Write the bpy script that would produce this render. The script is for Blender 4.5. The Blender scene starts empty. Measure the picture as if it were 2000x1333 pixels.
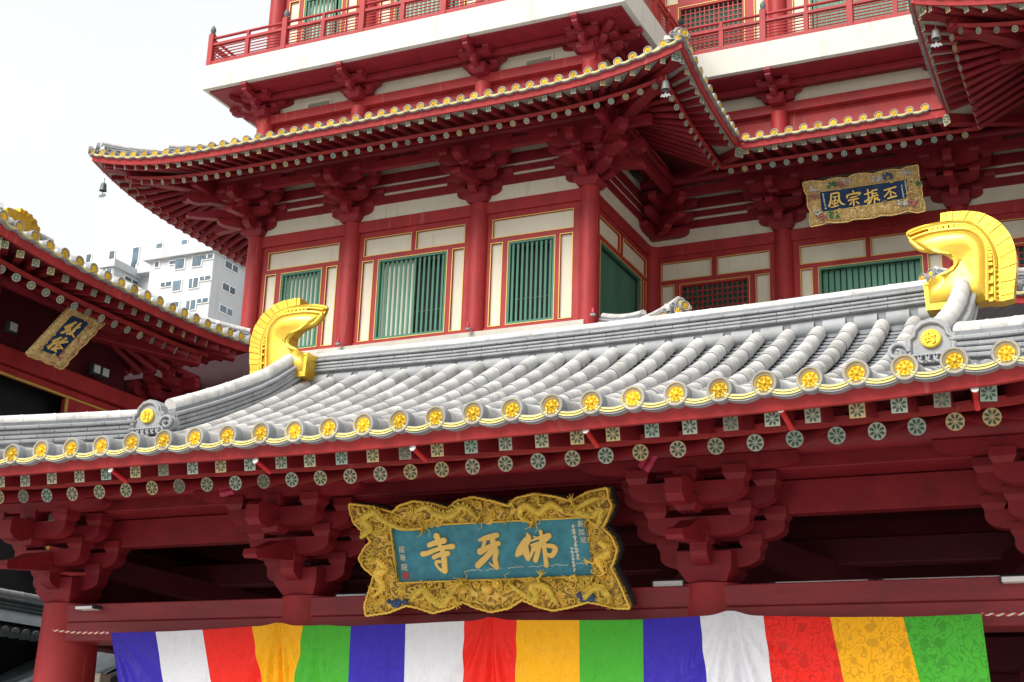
import bpy, math, random
import numpy as np
from mathutils import Matrix, Vector
random.seed(7); rng = np.random.default_rng(7)
SC = bpy.context.scene; COL = SC.collection
# ------------------------------------------------------------------ camera (fitted to the photograph; camera at the origin, ground 1.6 m below)
yaw, pitch, roll = [math.radians(a) for a in (-25.5517, 17.5225, 1.9368)]; FPX = 2796.3
fwd = Vector((math.sin(yaw)*math.cos(pitch), math.cos(yaw)*math.cos(pitch), math.sin(pitch)))
r0 = Vector((math.cos(yaw), -math.sin(yaw), 0)); u0 = r0.cross(fwd)
CR = r0*math.cos(roll)+u0*math.sin(roll); CU = -r0*math.sin(roll)+u0*math.cos(roll)
cam = bpy.data.cameras.new('camera'); cam.sensor_width = 36; cam.lens = FPX/2000*36; cam.clip_end = 2000
camo = bpy.data.objects.new('camera', cam); COL.objects.link(camo)
camo.matrix_world = Matrix(((CR.x, CU.x, -fwd.x, 0), (CR.y, CU.y, -fwd.y, 0), (CR.z, CU.z, -fwd.z, 0), (0, 0, 0, 1)))
SC.camera = camo
# ------------------------------------------------------------------ bright overcast sky
SUN_EL, SUN_AZ = math.radians(40), math.radians(200)     # azimuth from +Y clockwise: front left of the facade
world = bpy.data.worlds.new('World'); SC.world = world; world.use_nodes = True
wn = world.node_tree; wn.nodes.clear()
sky = wn.nodes.new('ShaderNodeTexSky'); sky.sky_type = 'NISHITA'; sky.sun_disc = False
sky.sun_elevation = SUN_EL; sky.sun_rotation = SUN_AZ; sky.air_density = 1; sky.dust_density = 6
hs = wn.nodes.new('ShaderNodeHueSaturation'); hs.inputs['Saturation'].default_value = 0.25
mx = wn.nodes.new('ShaderNodeMix'); mx.data_type = 'RGBA'; mx.inputs[0].default_value = 0.86   # cloud deck over the clear sky
cn_ = wn.nodes.new('ShaderNodeTexNoise'); cn_.inputs['Scale'].default_value = 1.6; cn_.inputs['Detail'].default_value = 5
cr_ = wn.nodes.new('ShaderNodeValToRGB'); cr_.color_ramp.elements[0].position = .35; cr_.color_ramp.elements[0].color = (.86, .885, .91, 1); cr_.color_ramp.elements[1].position = .68; cr_.color_ramp.elements[1].color = (1, 1, .995, 1)
cm_ = wn.nodes.new('ShaderNodeVectorMath'); cm_.operation = 'SCALE'; cm_.inputs[3].default_value = 6.6
wn.links.new(cn_.outputs[0], cr_.inputs[0]); wn.links.new(cr_.outputs[0], cm_.inputs[0]); wn.links.new(cm_.outputs[0], mx.inputs[7])
bg = wn.nodes.new('ShaderNodeBackground'); bg.inputs[1].default_value = 0.12
wo = wn.nodes.new('ShaderNodeOutputWorld')
wn.links.new(sky.outputs[0], hs.inputs['Color']); wn.links.new(hs.outputs[0], mx.inputs[6])
wn.links.new(mx.outputs[2], bg.inputs[0]); wn.links.new(bg.outputs[0], wo.inputs[0])
sl = bpy.data.lights.new('sun', 'SUN'); sl.energy = 3.0; sl.angle = math.radians(28); sl.color = (1, 0.96, 0.9)
so = bpy.data.objects.new('sun', sl); COL.objects.link(so)
sd = Vector((math.sin(SUN_AZ)*math.cos(SUN_EL), math.cos(SUN_AZ)*math.cos(SUN_EL), math.sin(SUN_EL)))
so.rotation_euler = sd.to_track_quat('Z', 'Y').to_euler(); so.location = sd*60
vs = SC.view_settings; vs.view_transform = 'Standard'; vs.look = 'None'; vs.gamma = 1; vs.exposure = 0.55; vs.use_curve_mapping = False
SC.cycles.max_bounces = 6; SC.cycles.diffuse_bounces = 4; SC.cycles.use_denoising = True

# ------------------------------------------------------------------ pixel -> place helpers
def ray(x, y): return fwd+CR*((x-1000)/FPX)-CU*((y-666.5)/FPX)
def onY(x, y, Y): d = ray(x, y); return d*(Y/d.y)
def onX(x, y, X): d = ray(x, y); return d*(X/d.x)
def onP(x, y, p0, n): d = ray(x, y); return d*(p0.dot(n)/d.dot(n))
# ------------------------------------------------------------------ materials
MATS = {}
def nmat(name): 
    m = bpy.data.materials.new(name); m.use_nodes = True; MATS[name] = m
    nt = m.node_tree; return m, nt, nt.nodes['Principled BSDF']
def nd(nt, t, **k):
    n = nt.nodes.new(t)
    for a, b in k.items(): setattr(n, a, b)
    return n
def paint(name, col, rough=.5, var=.18, scale=3.0, bump=.0, bscale=60, metal=0., per=0.08, stain=None, spec=.3, stretch=(1, 1, 1), streak=None):
    """paint / clay / cloth: base colour with large soft mottling, per piece variation and fine relief"""
    m, nt, b = nmat(name); L = nt.links
    tc = nd(nt, 'ShaderNodeNewGeometry'); mp = nd(nt, 'ShaderNodeMapping'); mp.inputs['Scale'].default_value = stretch
    L.new(tc.outputs['Position'], mp.inputs[0])
    n1 = nd(nt, 'ShaderNodeTexNoise'); n1.inputs['Scale'].default_value = scale; n1.inputs['Detail'].default_value = 6; n1.inputs['Roughness'].default_value = .65
    L.new(mp.outputs[0], n1.inputs['Vector'])
    mr = nd(nt, 'ShaderNodeMapRange'); mr.inputs[1].default_value = .3; mr.inputs[2].default_value = .7; mr.inputs[3].default_value = 1-var; mr.inputs[4].default_value = 1+var
    L.new(n1.outputs[0], mr.inputs[0])
    oi = nd(nt, 'ShaderNodeObjectInfo'); mo = nd(nt, 'ShaderNodeMapRange'); mo.inputs[3].default_value = 1-per; mo.inputs[4].default_value = 1+per
    L.new(oi.outputs['Random'], mo.inputs[0])
    mu = nd(nt, 'ShaderNodeMath', operation='MULTIPLY'); L.new(mr.outputs[0], mu.inputs[0]); L.new(mo.outputs[0], mu.inputs[1])
    vm = nd(nt, 'ShaderNodeVectorMath', operation='SCALE'); vm.inputs[0].default_value = col[:3]; L.new(mu.outputs[0], vm.inputs[3])
    out = vm.outputs[0]
    if stain:
        n2 = nd(nt, 'ShaderNodeTexNoise'); n2.inputs['Scale'].default_value = stain[1]; n2.inputs['Detail'].default_value = 8; n2.inputs['Roughness'].default_value = .7
        L.new(tc.outputs['Position'], n2.inputs['Vector'])
        rr = nd(nt, 'ShaderNodeMapRange'); rr.inputs[1].default_value = .52; rr.inputs[2].default_value = .72; rr.inputs[4].default_value = stain[2]
        L.new(n2.outputs[0], rr.inputs[0])
        mi = nd(nt, 'ShaderNodeMix', data_type='RGBA'); L.new(rr.outputs[0], mi.inputs[0]); L.new(out, mi.inputs[6]); mi.inputs[7].default_value = (*stain[0], 1)
        out = mi.outputs[2]
    if streak:                                              # runs of dirty water / chalky drips
        m3 = nd(nt, 'ShaderNodeMapping'); m3.inputs['Scale'].default_value = (7, 7, .55); L.new(tc.outputs['Position'], m3.inputs[0])
        n4 = nd(nt, 'ShaderNodeTexNoise'); n4.inputs['Scale'].default_value = streak[3] if len(streak) > 3 else 1.; n4.inputs['Detail'].default_value = 3; L.new(m3.outputs[0], n4.inputs['Vector'])
        r4 = nd(nt, 'ShaderNodeMapRange'); r4.inputs[1].default_value = streak[2]; r4.inputs[2].default_value = streak[2]+.08; r4.inputs[4].default_value = streak[1]; L.new(n4.outputs[0], r4.inputs[0])
        mj = nd(nt, 'ShaderNodeMix', data_type='RGBA'); L.new(r4.outputs[0], mj.inputs[0]); L.new(out, mj.inputs[6]); mj.inputs[7].default_value = (*streak[0], 1); out = mj.outputs[2]
    L.new(out, b.inputs['Base Color']); b.inputs['Roughness'].default_value = rough; b.inputs['Metallic'].default_value = metal
    b.inputs['Specular IOR Level'].default_value = spec
    rv = nd(nt, 'ShaderNodeMapRange'); rv.inputs[3].default_value = max(.05, rough-.1); rv.inputs[4].default_value = min(1, rough+.12)
    L.new(n1.outputs[0], rv.inputs[0]); L.new(rv.outputs[0], b.inputs['Roughness'])
    if bump:
        n3 = nd(nt, 'ShaderNodeTexNoise'); n3.inputs['Scale'].default_value = bscale; n3.inputs['Detail'].default_value = 4
        L.new(tc.outputs['Position'], n3.inputs['Vector'])
        bp = nd(nt, 'ShaderNodeBump'); bp.inputs['Strength'].default_value = bump; bp.inputs['Distance'].default_value = .02
        L.new(n3.outputs[0], bp.inputs['Height']); L.new(bp.outputs[0], b.inputs['Normal'])
    return m
paint('red', (.345, .027, .028), .52, .2, 1.6, .18, 40, per=.06, stain=((.24, .018, .024), 1.1, .85), stretch=(1, 1, .45), streak=((.50, .12, .10), .45, .64))
paint('red_deep', (.235, .015, .023), .5, .2, 2.6, .15, 40, per=.08, stain=((.15, .011, .020), 1.8, .8))
paint('painted_shade', (.030, .006, .009), .6, .2, 2)  # near-black standing in for the shade under the pavilion's far eave
paint('red_wood', (.27, .034, .04), .5, .25, 2.0, .25, 30, stain=((.16, .035, .05), 2.2, .7), stretch=(.5, 3, 3))
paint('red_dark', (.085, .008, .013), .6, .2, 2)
paint('cream', (.68, .63, .50), .75, .05, 1.2, .08, 50, per=.03, stain=((.55, .51, .40), .9, .45), streak=((.46, .42, .33), .4, .62))
paint('slab_white', (.60, .59, .53), .75, .04, .8, .04, 50, per=.01, stain=((.50, .49, .43), .9, .5), streak=((.36, .35, .30), .45, .60, .7))
paint('plinth', (.52, .49, .43), .8, .1, 2)
paint('green', (.05, .17, .11), .45, .12, 3, per=.1)
paint('green_dark', (.018, .115, .075), .5, .15, 3, per=.1)
paint('curtain', (.72, .75, .62), .8, .06, 2)
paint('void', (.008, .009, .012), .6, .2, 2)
paint('trim', (.66, .42, .10), .4, .12, 4, metal=.15)
paint('gold', (.93, .62, .10), .36, .16, 2.6, .22, 30, metal=.12, per=.05, stain=((.62, .34, .02), 3.0, .6))
paint('gold_bright', (.74, .49, .065), .3, .12, 2.2, .08, 14, metal=.75, per=.14, stain=((.56, .27, .015), 2.2, .85))
paint('gold_disc', (.84, .58, .05), .4, .22, 18, .4, 90, metal=.25, per=.2, stain=((.36, .25, .07), 9, .6))
paint('gold_old', (.80, .56, .22), .5, .25, 16, .7, 55, metal=.2, stain=((.45, .28, .10), 14, .7))
paint('ochre', (.25, .215, .15), .7, .25, 9)
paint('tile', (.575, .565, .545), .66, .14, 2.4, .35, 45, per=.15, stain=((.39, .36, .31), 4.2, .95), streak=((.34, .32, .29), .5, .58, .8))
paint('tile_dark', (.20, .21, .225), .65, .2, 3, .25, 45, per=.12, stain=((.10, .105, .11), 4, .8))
paint('tile_mid', (.30, .31, .32), .6, .16, 3, .3, 40, per=.1, stain=((.17, .175, .18), 5, .7))
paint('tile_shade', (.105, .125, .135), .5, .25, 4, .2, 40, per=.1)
paint('pale_yellow', (.80, .66, .20), .45, .12, 10, per=.08)
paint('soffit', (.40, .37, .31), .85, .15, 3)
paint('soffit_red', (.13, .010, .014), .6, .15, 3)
paint('bronze', (.13, .16, .16), .5, .3, 14, metal=.3)
paint('bell_grey', (.22, .22, .215), .5, .25, 16, metal=.2)
paint('building_white', (.50, .515, .53), .8, .05, .15, per=.02, stain=((.44, .45, .46), .3, .6), streak=((.38, .39, .40), .4, .6, .3))
paint('pink', (.52, .09, .15), .6, .1, 2)
paint('glass', (.10, .14, .18), .08, .3, .6, per=.4)
paint('pipe_red', (.62, .03, .035), .3, .1, 8)
paint('lamp_pink', (.50, .05, .10), .35, .1, 8)
paint('white_metal', (.8, .8, .78), .4, .05, 6)
paint('lamp_glass', (.55, .60, .58), .15, .1, 6)
paint('dark_metal', (.03, .035, .04), .45, .2, 8)
paint('rope_white', (.75, .70, .62), .8, .1, 10)
paint('rope_red', (.55, .04, .04), .8, .1, 10)
paint('paving', (.38, .365, .34), .85, .2, .6)
paint('plaque_blue', (.055, .25, .33), .55, .3, 7, .15, 30, stain=((.08, .34, .36), 5, .8))
paint('plaque_navy', (.008, .035, .10), .5, .5, 5, stain=((.015, .09, .22), 4, .7))
paint('letter', (.90, .60, .16), .4, .06, 8, metal=.1)
paint('letter_white', (.80, .78, .62), .5, .06, 8)
paint('seal_red', (.42, .08, .07), .5, .2, 60)
paint('carve_green', (.05, .22, .10), .5, .3, 20); paint('carve_pink', (.48, .17, .15), .5, .3, 20)
paint('carve_white', (.62, .60, .55), .5, .3, 20); paint('carve_blue', (.05, .09, .22), .5, .3, 20); paint('carve_olive', (.93, .66, .10), .4, .25, 22, .9, 90, metal=.1, stain=((.55, .40, .05), 20, .8))

def carved(name, a, bcol, sc=26):
    """gilded low-relief carving: swirling raised lines over a darker ground"""
    m, nt, b = nmat(name); L = nt.links
    g = nd(nt, 'ShaderNodeNewGeometry')
    nz = nd(nt, 'ShaderNodeTexNoise'); nz.inputs['Scale'].default_value = sc*.25; nz.inputs['Detail'].default_value = 2
    L.new(g.outputs['Position'], nz.inputs['Vector'])
    ad = nd(nt, 'ShaderNodeVectorMath', operation='MULTIPLY_ADD'); ad.inputs[1].default_value = (.35, .35, .35)
    L.new(nz.outputs['Color'], ad.inputs[0]); L.new(g.outputs['Position'], ad.inputs[2])
    vo = nd(nt, 'ShaderNodeTexVoronoi', feature='SMOOTH_F1'); vo.inputs['Scale'].default_value = sc; L.new(ad.outputs[0], vo.inputs['Vector'])
    mt = nd(nt, 'ShaderNodeMath', operation='MULTIPLY'); mt.inputs[1].default_value = 22; L.new(vo.outputs['Distance'], mt.inputs[0])
    sn = nd(nt, 'ShaderNodeMath', operation='SINE'); L.new(mt.outputs[0], sn.inputs[0])
    mr = nd(nt, 'ShaderNodeMapRange'); mr.inputs[1].default_value = -.7; mr.inputs[2].default_value = .5; L.new(sn.outputs[0], mr.inputs[0])
    mi = nd(nt, 'ShaderNodeMix', data_type='RGBA'); mi.inputs[6].default_value = (*bcol, 1); mi.inputs[7].default_value = (*a, 1); L.new(mr.outputs[0], mi.inputs[0])
    L.new(mi.outputs[2], b.inputs['Base Color']); b.inputs['Roughness'].default_value = .42; b.inputs['Metallic'].default_value = .1
    bp = nd(nt, 'ShaderNodeBump'); bp.inputs['Strength'].default_value = .9; bp.inputs['Distance'].default_value = .015
    L.new(mr.outputs[0], bp.inputs['Height']); L.new(bp.outputs[0], b.inputs['Normal'])
carved('carved_gold', (.84, .54, .09), (.28, .17, .03), 9)
carved('carved_pale', (.84, .62, .28), (.52, .35, .13), 14)

def flower(name, light, dark, square):
    """painted rafter end: eight-petal rosette, colours faded differently on every rafter"""
    m, nt, b = nmat(name); L = nt.links
    tc = nd(nt, 'ShaderNodeTexCoord'); sx = nd(nt, 'ShaderNodeSeparateXYZ'); L.new(tc.outputs['Object'], sx.inputs[0])
    def mth(op, a, bb=None):
        n = nd(nt, 'ShaderNodeMath', operation=op)
        for i, v in enumerate((a, bb)):
            if v is None: continue
            if isinstance(v, (int, float)): n.inputs[i].default_value = v
            else: L.new(v, n.inputs[i])
        return n.outputs[0]
    x, z = sx.outputs['X'], sx.outputs['Z']
    r = mth('DIVIDE', mth('SQRT', mth('ADD', mth('MULTIPLY', x, x), mth('MULTIPLY', z, z))), .0775 if square else .0875)
    th = mth('ARCTAN2', z, x)
    pet = mth('ABSOLUTE', mth('SINE', mth('MULTIPLY', th, 4)))
    w = mth('SUBTRACT', pet, mth('ADD', mth('MULTIPLY', mth('ABSOLUTE', mth('SUBTRACT', r, .52)), 1.9), .30))     # dark petal openings
    edge = mth('LESS_THAN', r, .86 if not square else .98)
    fac = mth('MULTIPLY', mth('GREATER_THAN', w, 0), edge)
    oi = nd(nt, 'ShaderNodeObjectInfo'); cr = nd(nt, 'ShaderNodeValToRGB'); cr.color_ramp.interpolation = 'CONSTANT'
    els = cr.color_ramp.elements; cols = light
    els[0].color = (*cols[0], 1); els[1].position = 1/len(cols); els[1].color = (*cols[1], 1)
    for i in range(2, len(cols)): e = els.new(i/len(cols)); e.color = (*cols[i], 1)
    L.new(oi.outputs['Random'], cr.inputs[0])
    mi = nd(nt, 'ShaderNodeMix', data_type='RGBA'); L.new(fac, mi.inputs[0]); L.new(cr.outputs[0], mi.inputs[6]); mi.inputs[7].default_value = (*dark, 1)
    L.new(mi.outputs[2], b.inputs['Base Color']); b.inputs['Roughness'].default_value = .6
LT = [(.46, .45, .28), (.30, .41, .34), (.52, .41, .19), (.35, .36, .26), (.40, .47, .38), (.24, .21, .15), (.50, .45, .31)]
flower('flower_round', LT, (.06, .085, .06), False); flower('flower_square', LT, (.07, .10, .07), True)

def brocade(name, col, depth, sc):
    """silk banner cloth: woven blossom and cloud scroll pattern, slightly darker and shinier than the ground"""
    m, nt, b = nmat(name); L = nt.links
    tc = nd(nt, 'ShaderNodeTexCoord'); mp = nd(nt, 'ShaderNodeMapping'); mp.inputs['Scale'].default_value = (1, .3, 1); L.new(tc.outputs['Object'], mp.inputs[0])
    nz = nd(nt, 'ShaderNodeTexNoise'); nz.inputs['Scale'].default_value = 6; L.new(mp.outputs[0], nz.inputs['Vector'])
    ad = nd(nt, 'ShaderNodeVectorMath', operation='MULTIPLY_ADD'); ad.inputs[1].default_value = (.10, .10, .10); L.new(nz.outputs['Color'], ad.inputs[0]); L.new(mp.outputs[0], ad.inputs[2])
    vo = nd(nt, 'ShaderNodeTexVoronoi'); vo.inputs['Scale'].default_value = 5.5; vo.inputs['Randomness'].default_value = .35; L.new(ad.outputs[0], vo.inputs['Vector'])
    bl = nd(nt, 'ShaderNodeMapRange'); bl.inputs[1].default_value = .36; bl.inputs[2].default_value = .32; L.new(vo.outputs['Distance'], bl.inputs[0])
    v2 = nd(nt, 'ShaderNodeTexVoronoi', feature='SMOOTH_F1'); v2.inputs['Scale'].default_value = sc; L.new(ad.outputs[0], v2.inputs['Vector'])
    mt = nd(nt, 'ShaderNodeMath', operation='MULTIPLY'); mt.inputs[1].default_value = 20; L.new(v2.outputs['Distance'], mt.inputs[0])
    sn = nd(nt, 'ShaderNodeMath', operation='SINE'); L.new(mt.outputs[0], sn.inputs[0])
    gt = nd(nt, 'ShaderNodeMapRange'); gt.inputs[1].default_value = .55; gt.inputs[2].default_value = .8; L.new(sn.outputs[0], gt.inputs[0])
    mxx = nd(nt, 'ShaderNodeMath', operation='MAXIMUM'); L.new(bl.outputs[0], mxx.inputs[0]); L.new(gt.outputs[0], mxx.inputs[1])
    sc_ = nd(nt, 'ShaderNodeMath', operation='MULTIPLY'); sc_.inputs[1].default_value = depth; L.new(mxx.outputs[0], sc_.inputs[0])
    mi = nd(nt, 'ShaderNodeMix', data_type='RGBA'); mi.inputs[6].default_value = (*col, 1); mi.inputs[7].default_value = (*[c*.42 for c in col], 1); L.new(sc_.outputs[0], mi.inputs[0])
    L.new(mi.outputs[2], b.inputs['Base Color']); b.inputs['Roughness'].default_value = .5
    b.inputs['Specular IOR Level'].default_value = .25
    bp = nd(nt, 'ShaderNodeBump'); bp.inputs['Strength'].default_value = .12; bp.inputs['Distance'].default_value = .01; L.new(mxx.outputs[0], bp.inputs['Height'])
    mw = nd(nt, 'ShaderNodeMapping'); mw.inputs['Scale'].default_value = (9, 1, 3.2); mw.inputs['Rotation'].default_value = (0, .35, 0); L.new(tc.outputs['Object'], mw.inputs[0])
    wv = nd(nt, 'ShaderNodeTexNoise'); wv.inputs['Scale'].default_value = 1.2; wv.inputs['Detail'].default_value = 4; wv.inputs['Distortion'].default_value = .8; L.new(mw.outputs[0], wv.inputs['Vector'])
    b2 = nd(nt, 'ShaderNodeBump'); b2.inputs['Strength'].default_value = .55; b2.inputs['Distance'].default_value = .05; L.new(wv.outputs[0], b2.inputs['Height']); L.new(bp.outputs[0], b2.inputs['Normal']); L.new(b2.outputs[0], b.inputs['Normal'])
BC = {'blue': (.035, .018, .42), 'white': (.76, .77, .82), 'red': (.86, .016, .006), 'yellow': (.95, .45, .001), 'green': (.06, .43, .025)}
for k, c in BC.items():
    brocade('silk_'+k, c, .14 if k != 'white' else .08, 16); brocade('brocade_'+k, c, .5 if k != 'white' else .3, 13)

# ------------------------------------------------------------------ mesh building
class MB:
    def __init__(s): s.v = []; s.f = []; s.m = []; s.s = []
    def add(s, vs, fs, mi=0, smooth=False):
        o = len(s.v); s.v += [tuple(v) for v in vs]
        for f in fs: s.f.append([o+i for i in f]); s.m.append(mi); s.s.append(smooth)
        return s
    def box(s, c, d, mi=0, ch=0.):
        x, y, z = d[0]/2, d[1]/2, d[2]/2
        if ch <= 0:
            vs = [(c[0]+a*x, c[1]+b*y, c[2]+e*z) for e in (-1, 1) for b in (-1, 1) for a in (-1, 1)]
            return s.add(vs, [(0, 2, 3, 1), (4, 5, 7, 6), (0, 1, 5, 4), (2, 6, 7, 3), (0, 4, 6, 2), (1, 3, 7, 5)], mi)
        vs = []; idx = {}
        for sx in (-1, 1):
            for sy in (-1, 1):
                for sz in (-1, 1):
                    for ax in range(3):
                        p = [sx*(x-ch), sy*(y-ch), sz*(z-ch)]; p[ax] = (sx*x, sy*y, sz*z)[ax]
                        idx[(sx, sy, sz, ax)] = len(vs); vs.append((c[0]+p[0], c[1]+p[1], c[2]+p[2]))
        fs = []
        for ax in range(3):
            o = [(-1, -1), (1, -1), (1, 1), (-1, 1)]
            for sg in (-1, 1):
                q = []
                for a, b in o:
                    k = [a, b]; k.insert(ax, sg); q.append(idx[(*k, ax)])
                fs.append(q if (sg > 0) == (ax != 1) else q[::-1])
            b1, b2 = [i for i in range(3) if i != ax]
            for s1 in (-1, 1):
                for s2 in (-1, 1):
                    q = []
                    for sg, a2 in ((-1, b1), (1, b1), (1, b2), (-1, b2)):
                        k = [0, 0, 0]; k[ax] = sg; k[b1] = s1; k[b2] = s2; q.append(idx[(*k, a2)])
                    fs.append(q)
        for sx in (-1, 1):
            for sy in (-1, 1):
                for sz in (-1, 1): fs.append([idx[(sx, sy, sz, a)] for a in range(3)])
        return s.add(vs, fs, mi)
    def prism(s, pts, o, ex, ey, ez, th, mi=0):
        """polygon pts (a,b) in plane ex,ey, extruded along ez from 0 to th"""
        o, ex, ey, ez = Vector(o), Vector(ex), Vector(ey), Vector(ez); n = len(pts)
        A = [o+ex*a+ey*b for a, b in pts]; B = [p+ez*th for p in A]
        s.add(A, [list(range(n))], mi); s.add(B, [list(range(n))[::-1]], mi)
        s.add(A+B, [(i, (i+1) % n, n+(i+1) % n, n+i) for i in range(n)], mi); return s
    def tube(s, path, rad, n=8, mi=0, caps=True, flat=1.):
        P = [Vector(p) for p in path]; R = rad if isinstance(rad, (list, tuple)) else [rad]*len(P)
        vs = []; up = None
        for i, p in enumerate(P):
            t = (P[min(i+1, len(P)-1)]-P[max(i-1, 0)])
            if t.length < 1e-9: t = Vector((0, 0, 1))
            t.normalize()
            if up is None: up = Vector((0, 0, 1)) if abs(t.z) < .9 else Vector((0, 1, 0))
            a = t.cross(up)
            if a.length < 1e-6: a = t.cross(Vector((1, 0, 0)))
            a.normalize(); b = a.cross(t); up = b
            vs += [p+a*(R[i]*math.cos(2*math.pi*k/n))+b*(R[i]*flat*math.sin(2*math.pi*k/n)) for k in range(n)]
        m = len(P)
        s.add(vs, [(i*n+k, i*n+(k+1) % n, (i+1)*n+(k+1) % n, (i+1)*n+k) for i in range(m-1) for k in range(n)], mi, True)
        if caps: s.add(vs[:n], [list(range(n))[::-1]], mi); s.add(vs[-n:], [list(range(n))], mi)
        return s
    def lathe(s, prof, o=(0, 0, 0), ax='z', n=16, mi=None, smooth=True):
        """prof: (r,h[,mat]); ax: axis of revolution"""
        def P(r, h, k):
            a = 2*math.pi*k/n; c, q = r*math.cos(a), r*math.sin(a)
            return {'z': (o[0]+c, o[1]+q, o[2]+h), 'y': (o[0]+c, o[1]+h, o[2]+q), 'x': (o[0]+h, o[1]+c, o[2]+q)}[ax]
        for i in range(len(prof)-1):
            a, b = prof[i], prof[i+1]; mm = mi if mi is not None else (a[2] if len(a) > 2 else 0)
            vs = [P(a[0], a[1], k) for k in range(n)]+[P(b[0], b[1], k) for k in range(n)]
            s.add(vs, [(k, (k+1) % n, n+(k+1) % n, n+k) for k in range(n)], mm, smooth)
        return s
    def grid(s, rows, mi=0, smooth=True):
        nr, nc = len(rows), len(rows[0]); vs = [p for r in rows for p in r]
        return s.add(vs, [(i*nc+j, i*nc+j+1, (i+1)*nc+j+1, (i+1)*nc+j) for i in range(nr-1) for j in range(nc-1)], mi, smooth)
    def mesh(s, name, mats):
        me = bpy.data.meshes.new(name); me.from_pydata(s.v, [], s.f)
        for k in (mats if isinstance(mats, (list, tuple)) else [mats]): me.materials.append(MATS[k])
        me.polygons.foreach_set('material_index', s.m); me.polygons.foreach_set('use_smooth', s.s); me.update(); return me
WM = {}; I4 = Matrix.Identity(4)
def place(name, data, par=None, mat=None, kind=None):
    o = bpy.data.objects.new(name, data); COL.objects.link(o); w = mat if mat is not None else I4
    if par is not None:
        o.parent = par; o.matrix_parent_inverse = WM[par].inverted_safe()
    o.matrix_basis = w; WM[o] = w.copy()
    if kind: o['kind'] = kind
    return o
def root(name, loc, label, cat, group=None):
    o = place(name, None, None, Matrix.Translation(loc)); o['label'] = label; o['category'] = cat; o.empty_display_size = .2
    if group: o['group'] = group
    return o
def tag(o, label, cat, group=None):
    o['label'] = label; o['category'] = cat
    if group: o['group'] = group
    return o
def FR(o, x, y, z):
    return Matrix(((x[0], y[0], z[0], o[0]), (x[1], y[1], z[1], o[1]), (x[2], y[2], z[2], o[2]), (0, 0, 0, 1)))
def boxp(name, par, c, d, mat, ch=0., kind=None):
    return place(name, MB().box((0, 0, 0), d, 0, ch).mesh(name, mat), par, Matrix.Translation(c), kind)
CACHE = {}
def cached(key, fn):
    if key not in CACHE: CACHE[key] = fn()
    return CACHE[key]
def V(*a): return Vector(a)
# ------------------------------------------------------------------ shared pieces
def disc_mesh(fine=True):
    R = .127; b = MB(); n = 28 if fine else 14
    b.lathe([(R*.86, -.10, 0), (R, -.10, 0), (R, .012, 0), (R*.95, .03, 0), (R*.85, .03, 1), (R*.81, .024, 0), (R*.78, .016, 2), (R*.64, .012, 2), (R*.60, .018, 1), (R*.57, .004, 1), (0.001, .004, 1)], n=n)
    for k in range(8):
        a = 2*math.pi*k/8; c, s_ = math.cos(a), math.sin(a)
        def q(r, t, h): return (R*(r*c-t*s_), R*(r*s_+t*c), h)
        b.add([q(.14, 0, .006), q(.40, -.15, .004), q(.57, 0, .006), q(.40, .15, .004), q(.38, 0, .034)], [(0, 1, 4), (1, 2, 4), (2, 3, 4), (3, 0, 4)], 1)
    b.lathe([(R*.15, .004), (R*.13, .03), (R*.05, .036), (.0005, .036)], n=8, mi=1)
    return b.mesh('tile_disc', ['tile_mid', 'gold_disc', 'ochre'])
def cover_mesh(seg=9, mat='tile'):
    b = MB(); rows = []
    for y, r in ((0, .1165), (.05, .1165), (.055, .112), (1.06, .106)):
        rows.append([(r*math.cos(a), y, r*math.sin(a)+.02) for a in [math.radians(-22+224*k/seg) for k in range(seg+1)]])
    b.grid(rows); b.add(rows[0], [list(range(seg+1))], 1); return b.mesh('cover_tile', [mat, 'tile_dark'])
def drip_mesh(w=.217):
    b = MB(); h = w-.045; n = 8; xs = [-h+2*h*k/n for k in range(n+1)]
    def zz(x, j): return -.050-.050*(1-(x/(h*1.1))**2)-j
    off = [0, .012, .028, .038, .054, .066, .074]; mm = [0, 1, 0, 1, 0, 0]
    for j in range(6):
        d0 = .012 if mm[j] else 0
        b.grid([[(x, zz(x, -.03+off[j+k]), .02+d0) for x in xs] for k in (0, 1)], mm[j], False)
    b.grid([[(x, zz(x, -.03), z) for x in xs] for z in (.02, -.25)], 0); b.grid([[(x, zz(x, .048), z) for x in xs] for z in (.02, -.12)], 0)
    return b.mesh('drip_tile', ['tile_mid', 'pale_yellow'])
DISC = disc_mesh(True); DISC_S = disc_mesh(False); COVER = cover_mesh(); COVER_S = cover_mesh(6); DRIP = drip_mesh()
def sqraf_mesh():
    b = MB(); h = .073
    b.add([(-h, 0, -h), (h, 0, -h), (h, 0, h), (-h, 0, h)], [(0, 1, 2, 3)], 1)
    v = [(-h, 0, -h), (h, 0, -h), (h, 0, h), (-h, 0, h), (-h, 1, -h), (h, 1, -h), (h, 1, h), (-h, 1, h)]
    b.add(v, [(0, 4, 5, 1), (1, 5, 6, 2), (2, 6, 7, 3), (3, 7, 4, 0)]); return b
SQR = sqraf_mesh().mesh('flying_rafter', ['red_deep', 'flower_square'])
def rdraf_mesh():
    b = MB(); r = .0875; n = 14
    v = [(r*math.cos(2*math.pi*k/n), y, r*math.sin(2*math.pi*k/n)) for y in (0, 1) for k in range(n)]
    b.add(v, [(k, (k+1) % n, n+(k+1) % n, n+k) for k in range(n)], 0, True); b.add(v[:n], [list(range(n))], 1); return b
RDR = rdraf_mesh().mesh('rafter', ['red_deep', 'flower_round'])
def wob(): return Matrix.Rotation(random.uniform(-3.1, 3.1), 4, 'Z')@Matrix.Rotation(random.uniform(-.06, .06), 4, 'X')
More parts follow.
